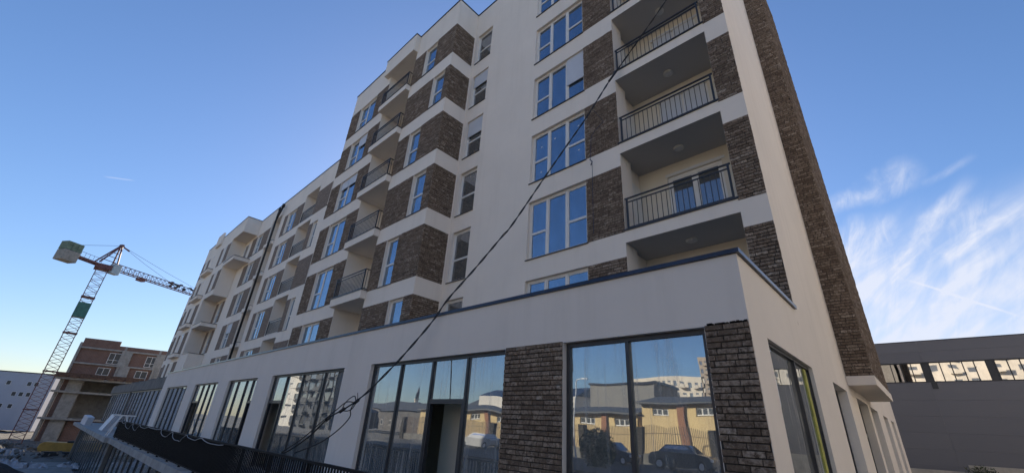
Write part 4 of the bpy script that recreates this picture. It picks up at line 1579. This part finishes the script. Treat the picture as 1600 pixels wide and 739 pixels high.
def clutter():
    wt = M['white_plastic']
    # bundles of pale pipe / foam rolls
    T = thing('foam_roll_bundle', 'row of pale foam rolls standing on the rubble left of the excavator', 'rolls', (-72, -.6, -5.6))
    for i in range(7):
        mb = MB().tube([(0, i * .42 - 1.2, 0), (0, i * .42 - 1.2, .95 + .1 * (i % 2))], .2, 10)
        mb.build('roll', plain('pale_foam', (.5, .51, .55), .8) if i == 0 else bpy.data.materials['pale_foam'], T)
    sheet = []
    for k, (x, y, s, lab) in enumerate(((-56, -.4, 1.7, 'crumpled white plastic sheet lying at the bottom left of the site'), (-55.5, 1.7, 1.1, 'small white plastic sheet lying on the concrete beside the rubble'), (-56, 4.0, .9, 'folded pale sheet against the foot of the lower shopfront'))):
        mb = MB()
        n = 14
        h = [[random.uniform(0, .4) * s for _ in range(n)] for _ in range(n)]
        for i in range(n):
            for j in range(n):
                e = min(i, j, n - 1 - i, n - 1 - j) / n
                mb.v.append((x + (i / n - .5) * 2.2 * s + random.uniform(-.06, .06), y + (j / n - .5) * 2.2 * s + random.uniform(-.06, .06), -4.98 + h[i][j] * min(1, e * 5) * 1.3))
        for i in range(n - 1):
            for j in range(n - 1):
                if random.random() < .96:
                    mb.f.append((i * n + j, (i + 1) * n + j, (i + 1) * n + j + 1, i * n + j + 1))
        o = mb.build('plastic_sheet', M['sheet'], None, smooth=False)
        so = o.modifiers.new('thickness', 'SOLIDIFY')
        so.thickness = .01
        tag(o, lab, 'plastic sheet')
    o = MB().box(-60, -47, -1.8, 4.0, -5.2, -4.85).build('concrete_slab', M['concrete'])
    o['kind'] = 'structure'
    # rubble heaps
    mb = MB()
    for i in range(700):
        x, y = random.uniform(-100, -58), random.gauss(0, 4.5)
        s = random.uniform(.06, .32)
        q = Matrix.Rotation(random.uniform(0, 6), 3, Vector((random.random(), random.random(), random.random())).normalized())
        c = Vector((x, y, -5.5 - (-x - 58) * .02 + random.random() ** 2 * 1.1))
        mb.box(-s, s, -s * .7, s * .7, -s * .4, s * .4, lambda a, b, d: c + q @ Vector((a, b, d)))
    mb.build('rubble', M['concrete_d'], None, 'stuff')
    mb = MB()
    dark = plain('dark_earth', (.03, .027, .025), .95, .4, 3, bump=.8, bscale=12)
    n = 16
    for i in range(n):
        for j in range(n):
            x, y = (i / (n - 1) - .5), (j / (n - 1) - .5)
            z = max(0, 1 - 4 * (x * x + y * y)) * 1.7 + random.uniform(-.12, .12)
            mb.v.append((-45 + x * 11, -1.7 + y * 8, -5.2 + z))
    for i in range(n - 1):
        for j in range(n - 1):
            mb.f.append((i * n + j, (i + 1) * n + j, (i + 1) * n + j + 1, i * n + j + 1))
    mb.build('earth_mound', dark, None, 'structure')
    # on the open end of the terrace
    o = MB().box(-.6, .6, -.35, .35, 0, .95).build('insulation_pack', wt, None, bevel=.06)
    o.location = (-58.5, 3.95, -1.62)
    o.rotation_euler = (0, R_(12), R_(20))
    o.data.materials[0] = M['shutter']
    o.scale = (.75, .75, .8)
    tag(o, 'white wrapped insulation pack standing on the bare end of the terrace', 'insulation pack')
    T = thing('board_stack', 'white boards leaning together on the terrace beside the black railing', 'boards', (-47.5, 4.2, -1.65))
    for i in range(5):
        mb = MB()
        mb.box(-1.2, 1.2, -.03, .03, 0, 1.25, lambda x, y, z: (x + .08 * i, y + .1 * i + z * .35, z * .92))
        mb.build('board', M['shutter'], T)
    T = thing('trestle', 'metal trestle frame standing between the white boards and the railing', 'trestle', (-38.6, 4.3, -1.65))
    for s_ in (-1, 1):
        MB().bar((-.5, s_ * .5, 0), (0, s_ * .12, 1.2), .05).build('leg', M['pvc'], T)
        MB().bar((.5, s_ * .5, 0), (0, s_ * .12, 1.2), .05).build('leg', M['pvc'], T)
    MB().bar((0, -.6, 1.2), (0, .6, 1.2), .07).build('top_bar', M['pvc'], T)


clutter()


# ================================================================== ACROSS THE STREET (seen mirrored in the glass)
def house(label, x0, x1, eave, ridge, wins, pil, y=-30.0):
    yel = plaster('ochre_house_render', (.66, .50, .27), .1)
    T = thing('yellow_house', label, 'house', (x0, y, -1.66), 0, 'yellow houses across the street')
    o_ = Vector(T.location)

    def b(mb, nm, m, p=T):
        o = mb.build(nm, m, p)
        if p is T:
            o.location = -o_
        return o
    ops = [(w - .9, w + .9, eave - 1.05, eave - .35) for w in wins]
    mb = MB()
    # facade faces +Y: mirror u so that the winding stays outward
    mp = lambda u, v, w: (-u, y - w, v)
    wall(mb, mp, -x1, -x0, -1.66, eave, [(-o[1], -o[0], o[2], o[3]) for o in ops], .15)
    mb.box(x0, x1, y - 9, y - .3, -1.66, eave - .1)
    b(mb, 'wall', yel)
    for o in ops:
        window(T, mp, -o[1], -o[0], o[2], o[3], [(.34, None), (.67, None), (1, None)], .08, 'glass_dark').location = -o_
    for p in pil:
        b(MB().box(p - .3, p + .3, y, y + .2, -1.66, eave - .05), 'pilaster', plain('brick_red_paint', (.30, .14, .08), .9) if 'brick_red_paint' not in bpy.data.materials else bpy.data.materials['brick_red_paint'])
    mb = MB()
    mb.prism([(y + .6, eave), (y + .6, eave + .15), (y - 4.5, ridge), (y - 9.6, eave + .15), (y - 9.6, eave)], x0 - .4, x1 + .4, lambda a, c, z: (c, a, z))
    b(mb, 'roof', plain('dark_grey_roof_sheet', (.07, .075, .085), .6) if 'dark_grey_roof_sheet' not in bpy.data.materials else bpy.data.materials['dark_grey_roof_sheet'])


house('ochre one storey house behind the street fence, taller of the pair', -22, 2, 3.45, 4.6, (-19.9, -15.6, -11, -6, -1), (-17.8, -13.4, -8.6, -3.4))
house('ochre one storey house behind the street fence, lower and longer of the pair', -60, -22.6, 2.45, 3.4, (-24.4, -28.6, -33, -37.5, -42, -46.5, -51), (-26.5, -30.8, -35.2, -39.8, -44.3, -48.8), -30.2)


def street_fence():
    T = thing('picket_fence', 'arched dark metal picket fence in front of the ochre houses', 'fence', (-20, -24, -1.66))
    o_ = Vector(T.location)
    mb = MB()
    pale = plain('rust_brown_fence_paint', (.11, .07, .05), .7)
    x = -55.0
    while x < 8:
        h = .9 + .28 * abs(math.sin((x + 55) / 3.2 * math.pi))
        mb.box(x - .025, x + .025, -24.01, -23.99, -.9, h)
        x += .16
    mb.box(-55, 8, -24.03, -23.97, .45, .5)
    o = mb.build('picket', pale, T, 'stuff')
    o.location = -o_
    o = MB().box(-55, 8, -24.15, -23.85, -1.66, -.9).build('plinth', M['concrete_d'], T)
    o.location = -o_
    mb = MB()
    for x in range(-55, 9, 6):
        mb.box(x - .25, x + .25, -24.25, -23.75, -1.66, 1.05)
    o = mb.build('pillar', M['mortar'], T)
    o.location = -o_


street_fence()


def car(x, y, rz, colr, label):
    pt = NT('car_paint')
    pt.base(colr)
    pt.rough(.25)
    pt.b.inputs['Coat Weight'].default_value = .6
    T = thing('parked_car', label, 'car', (x, y, -1.65), rz, 'cars parked along the fence')
    prof = [(-2.1, .35), (-2.15, .75), (-2.0, .95), (-1.45, 1.0), (-.95, 1.42), (.35, 1.46), (1.0, 1.0), (1.9, .88), (2.12, .7), (2.15, .35), (1.75, .22), (-1.8, .22)]
    mb = MB()
    n = len(prof)
    for yy, f in ((-.86, 1), (-.62, 1.0), (.62, 1.0), (.86, 1)):
        for (a, b) in prof:
            s_ = (.72 if b > 1.05 else .98) if abs(yy) > .8 else 1
            mb.v.append((a * (1 if abs(yy) < .8 else .985), yy * s_, b if abs(yy) < .8 else .2 + (b - .2) * .985))
    for k in range(3):
        for i in range(n):
            j = (i + 1) % n
            mb.f.append((k * n + i, (k + 1) * n + i, (k + 1) * n + j, k * n + j))
    mb.f.append(tuple(range(n)))
    mb.f.append(tuple(reversed(range(3 * n, 4 * n))))
    mb.build('body', pt.m, T, bevel=.03)
    for s_ in (-1, 1):
        g = MB()
        g.poly([(-1.3, s_ * .80, 1.03), (.75, s_ * .80, 1.03), (.25, s_ * .665, 1.39), (-.85, s_ * .665, 1.36)][::s_])
        g.build('side_window', M['glass_dark'], T)
        MB().box(2.02, 2.13, s_ * .7 - .15, s_ * .7 + .15, .62, .76).build('headlight', M['white_plastic'], T)
        for xx in (-1.35, 1.35):
            w = MB().tube([(xx, s_ * .72, .32), (xx, s_ * .9, .32)], .32, 16).build('wheel', M['black'], T)
            MB().tube([(xx, s_ * .9, .32), (xx, s_ * .91, .32)], .19, 12).build('rim', M['shutter'], w)
    g = MB()
    g.poly([(1.02, -.58, 1.01), (1.02, .58, 1.01), (.40, .56, 1.44), (.40, -.56, 1.44)])
    g.build('windscreen', M['glass_dark'], T)


car(-13.5, -19.5, 0, (.10, .105, .11), 'dark grey car parked nearest the tall ochre house')
car(-19.3, -19.8, .04, (.05, .06, .09), 'navy car parked in the middle of the row')
car(-33.5, -19.2, math.pi, (.5, .5, .5), 'silver car parked by the lower ochre house')
car(-5, -8.6, 0.02, (.09, .09, .10), 'charcoal car parked at the kerb nearest the shop')

T = thing('street_lamp', 'slim grey street lamp before the lower ochre house', 'street lamp', (-24.5, -22, -1.66))
MB().tube([(0, 0, 0), (0, 0, 6.2), (.1, 0, 6.45), (.9, 0, 6.6)], [.08, .06, .05, .04], 8).build('pole', M['shutter'], T)
MB().box(.8, 1.5, -.12, .12, 6.5, 6.62).build('lamp_head', M['shutter'], T)
T = thing('bush', 'dense dark bush by the street fence', 'bush', (-16.7, -13.5, -1.66))
mb = MB()
leafy(mb, (0, 0, 1.05), (1.2, 1.0, 1.25), 2600, .11)
mb.build('foliage', LEAF, T)
mb = MB()
for i in range(9):
    a = random.uniform(0, 6.28)
    mb.tube([(0, 0, 0), (math.cos(a) * .4, math.sin(a) * .4, .7), (math.cos(a) * .9, math.sin(a) * .8, 1.5)], [.05, .03, .01], 5)
mb.build('stem', bpy.data.materials['twig_brown'], T)


def block(name, label, x0, x1, y, depth, h, mat, cols, rows, wmat='glass_dark', win=(1.5, 1.5), z0=-1.66, bal=True, face=1):
    """distant block facing +Y, every window a recessed part"""
    T = thing(name, label, 'apartment block', (x0, y, z0))
    o_ = Vector(T.location)
    mp = (lambda u, v, w: (-u, y - w, v)) if face == 1 else (lambda u, v, w: (y + w, u, v))
    dx, dz = (x1 - x0) / cols, (h - z0 - 1.0) / rows
    ops = []
    for i in range(cols):
        for j in range(rows):
            cx, cz = x0 + dx * (i + .5), z0 + dz * (j + .55) + .3
            ops.append((-(cx + win[0] / 2), -(cx - win[0] / 2), cz - win[1] / 2, cz + win[1] / 2))
    mb = MB()
    wall(mb, mp, -x1, -x0, z0, h, ops, .2)
    mb.box(-x1, -x0, .35, depth, z0, h - .05, lambda a, c, d: mp(a, d, c))
    mb.build('wall', mat, T).location = -o_
    g = MB()
    for i, o in enumerate(ops):
        w = MB()
        w.box(o[0], o[1], .14, .18, o[2], o[3], lambda a, c, d: mp(a, d, c))
        w.build('window', M[wmat], T).location = -o_
        if bal and (i // rows) % 2:
            g.box(o[0] - .3, o[1] + .3, -1.0, -.003, o[2] - .35, o[2] - .2, lambda a, c, d: mp(a, d, c))
            g.box(o[0] - .3, o[1] + .3, -1.0, -.93, o[2] - .2, o[2] + .6, lambda a, c, d: mp(a, d, c))
    if g.v:
        g.build('balcony', mat, T).location = -o_


pale = plaster('cream_block_render', (.68, .60, .50), .1)
white = plaster('warm_white_block_render', (.70, .66, .60), .1)
greyb = plaster('shade_grey_block_render', (.11, .115, .125), .15)  # dark grey carries the shade on the mirrored block's front
block('apartment_block', 'long cream apartment block far beyond the ochre houses', -72, -48, -120, 14, 18.2, pale, 13, 7, win=(.95, 1.2))
block('apartment_block', 'tall cream apartment tower at the end of the far row', -49, -43, -120, 14, 24, plaster('tan_block_render', (.42, .34, .27), .1), 4, 10, win=(.8, 1.2))
block('apartment_block', 'pale apartment block facing the grey hall from over the street', -14, 34, -62, 14, 26, white, 13, 8, win=(1.7, 1.6))
block('apartment_block', 'grey apartment block, darkened for its shade, opposite the far end of the terrace', -111.5, -90, -30, 6, 13.5, greyb, 9, 6, win=(2.0, 1.6))
block('apartment_block', 'white block standing in for the sunlit strip beside the grey apartment block', -119, -112, -30.5, 6, 14.5, white, 2, 6, win=(2.3, 1.1))  # sunlit strip of the shaded block, made as a white volume
block('apartment_block', 'warm white apartment block standing across the side street on the right', -42, 12, 21, 12, 19, white, 16, 6, win=(1.6, 1.5), face=2)
T = thing('grey_shed', 'flat roofed grey metal shed behind the lower ochre house', 'shed', (-40, -48, -1.66))
MB().box(0, 11, -8, 0, 0, 9.2).build('wall', M['interior_d'], T)
MB().box(-.2, 11.2, -8.2, .2, 9.2, 9.5).build('roof', M['coping'], T)
T = thing('white_hall', 'white gabled hall behind the lower ochre house', 'hall', (-70, -52, -1.66))
MB().box(0, 24, -12, 0, 0, 8.0).build('wall', white, T)
MB().prism([(-.5, 8.0), (-6, 9.8), (-12.5, 8.0)], -.3, 24.3, lambda a, c, z: (c, a + .5, z)).build('roof', M['coping'], T)
T = thing('minaret', 'slender stone minaret with a pointed cap on the skyline', 'minaret', (-192, -120, -1.66))
MB().tube([(0, 0, 0), (0, 0, 14)], .9, 12).build('shaft', pale, T)
MB().tube([(0, 0, 14), (0, 0, 14.5)], 1.4, 12).build('gallery', pale, T)
MB().tube([(0, 0, 14.5), (0, 0, 17), (0, 0, 20.5)], [.8, .8, .05], 12).build('spire', M['coping'], T)

dk = plain('brown_grey_house_render', (.13, .12, .115), .9, .25, .6)
for x, y, wd, h, lab in ((-168, -62, 26, 3.6, 'long low hip roofed house farthest left in the mirrored skyline row'), (-140, -70, 20, 5.0, 'two storey brown house second from the left in the mirrored skyline row'),
                         (-118, -58, 22, 3.8, 'low brown house standing nearest the grey apartment block in the mirrored row'), (-92, -66, 17, 5.4, 'tall narrow brown house in the middle of the mirrored skyline row'),
                         (-72, -72, 16, 4.6, 'small brown house beside the white gabled hall'), (-190, -90, 30, 6.5, 'wide brown house at the foot of the minaret')):
    T = thing('distant_house', lab, 'house', (x, y, -1.66), random.uniform(-.1, .1), 'low houses on the skyline')
    MB().box(0, wd, -10, 0, 0, h + 1.6).build('wall', dk, T)
    b = MB()
    b.v = [(-.5, .5, h + 1.6), (wd + .5, .5, h + 1.6), (wd + .5, -10.5, h + 1.6), (-.5, -10.5, h + 1.6), (4, -5, h + 4), (wd - 4, -5, h + 4)]
    b.f = [(3, 2, 1, 0), (0, 1, 5, 4), (1, 2, 5), (2, 3, 4, 5), (3, 0, 4)]
    b.build('roof', bpy.data.materials['dark_grey_roof_sheet'], T)
    for k in range(int(wd / 4)):
        w = MB().box(1.5 + k * 4, 2.9 + k * 4, -.1, .03, 1.6, 2.9).build('window', M['pvc'], T)
        MB().box(1.6 + k * 4, 2.8 + k * 4, .031, .05, 1.7, 2.8).build('pane', M['dark_win'], w)
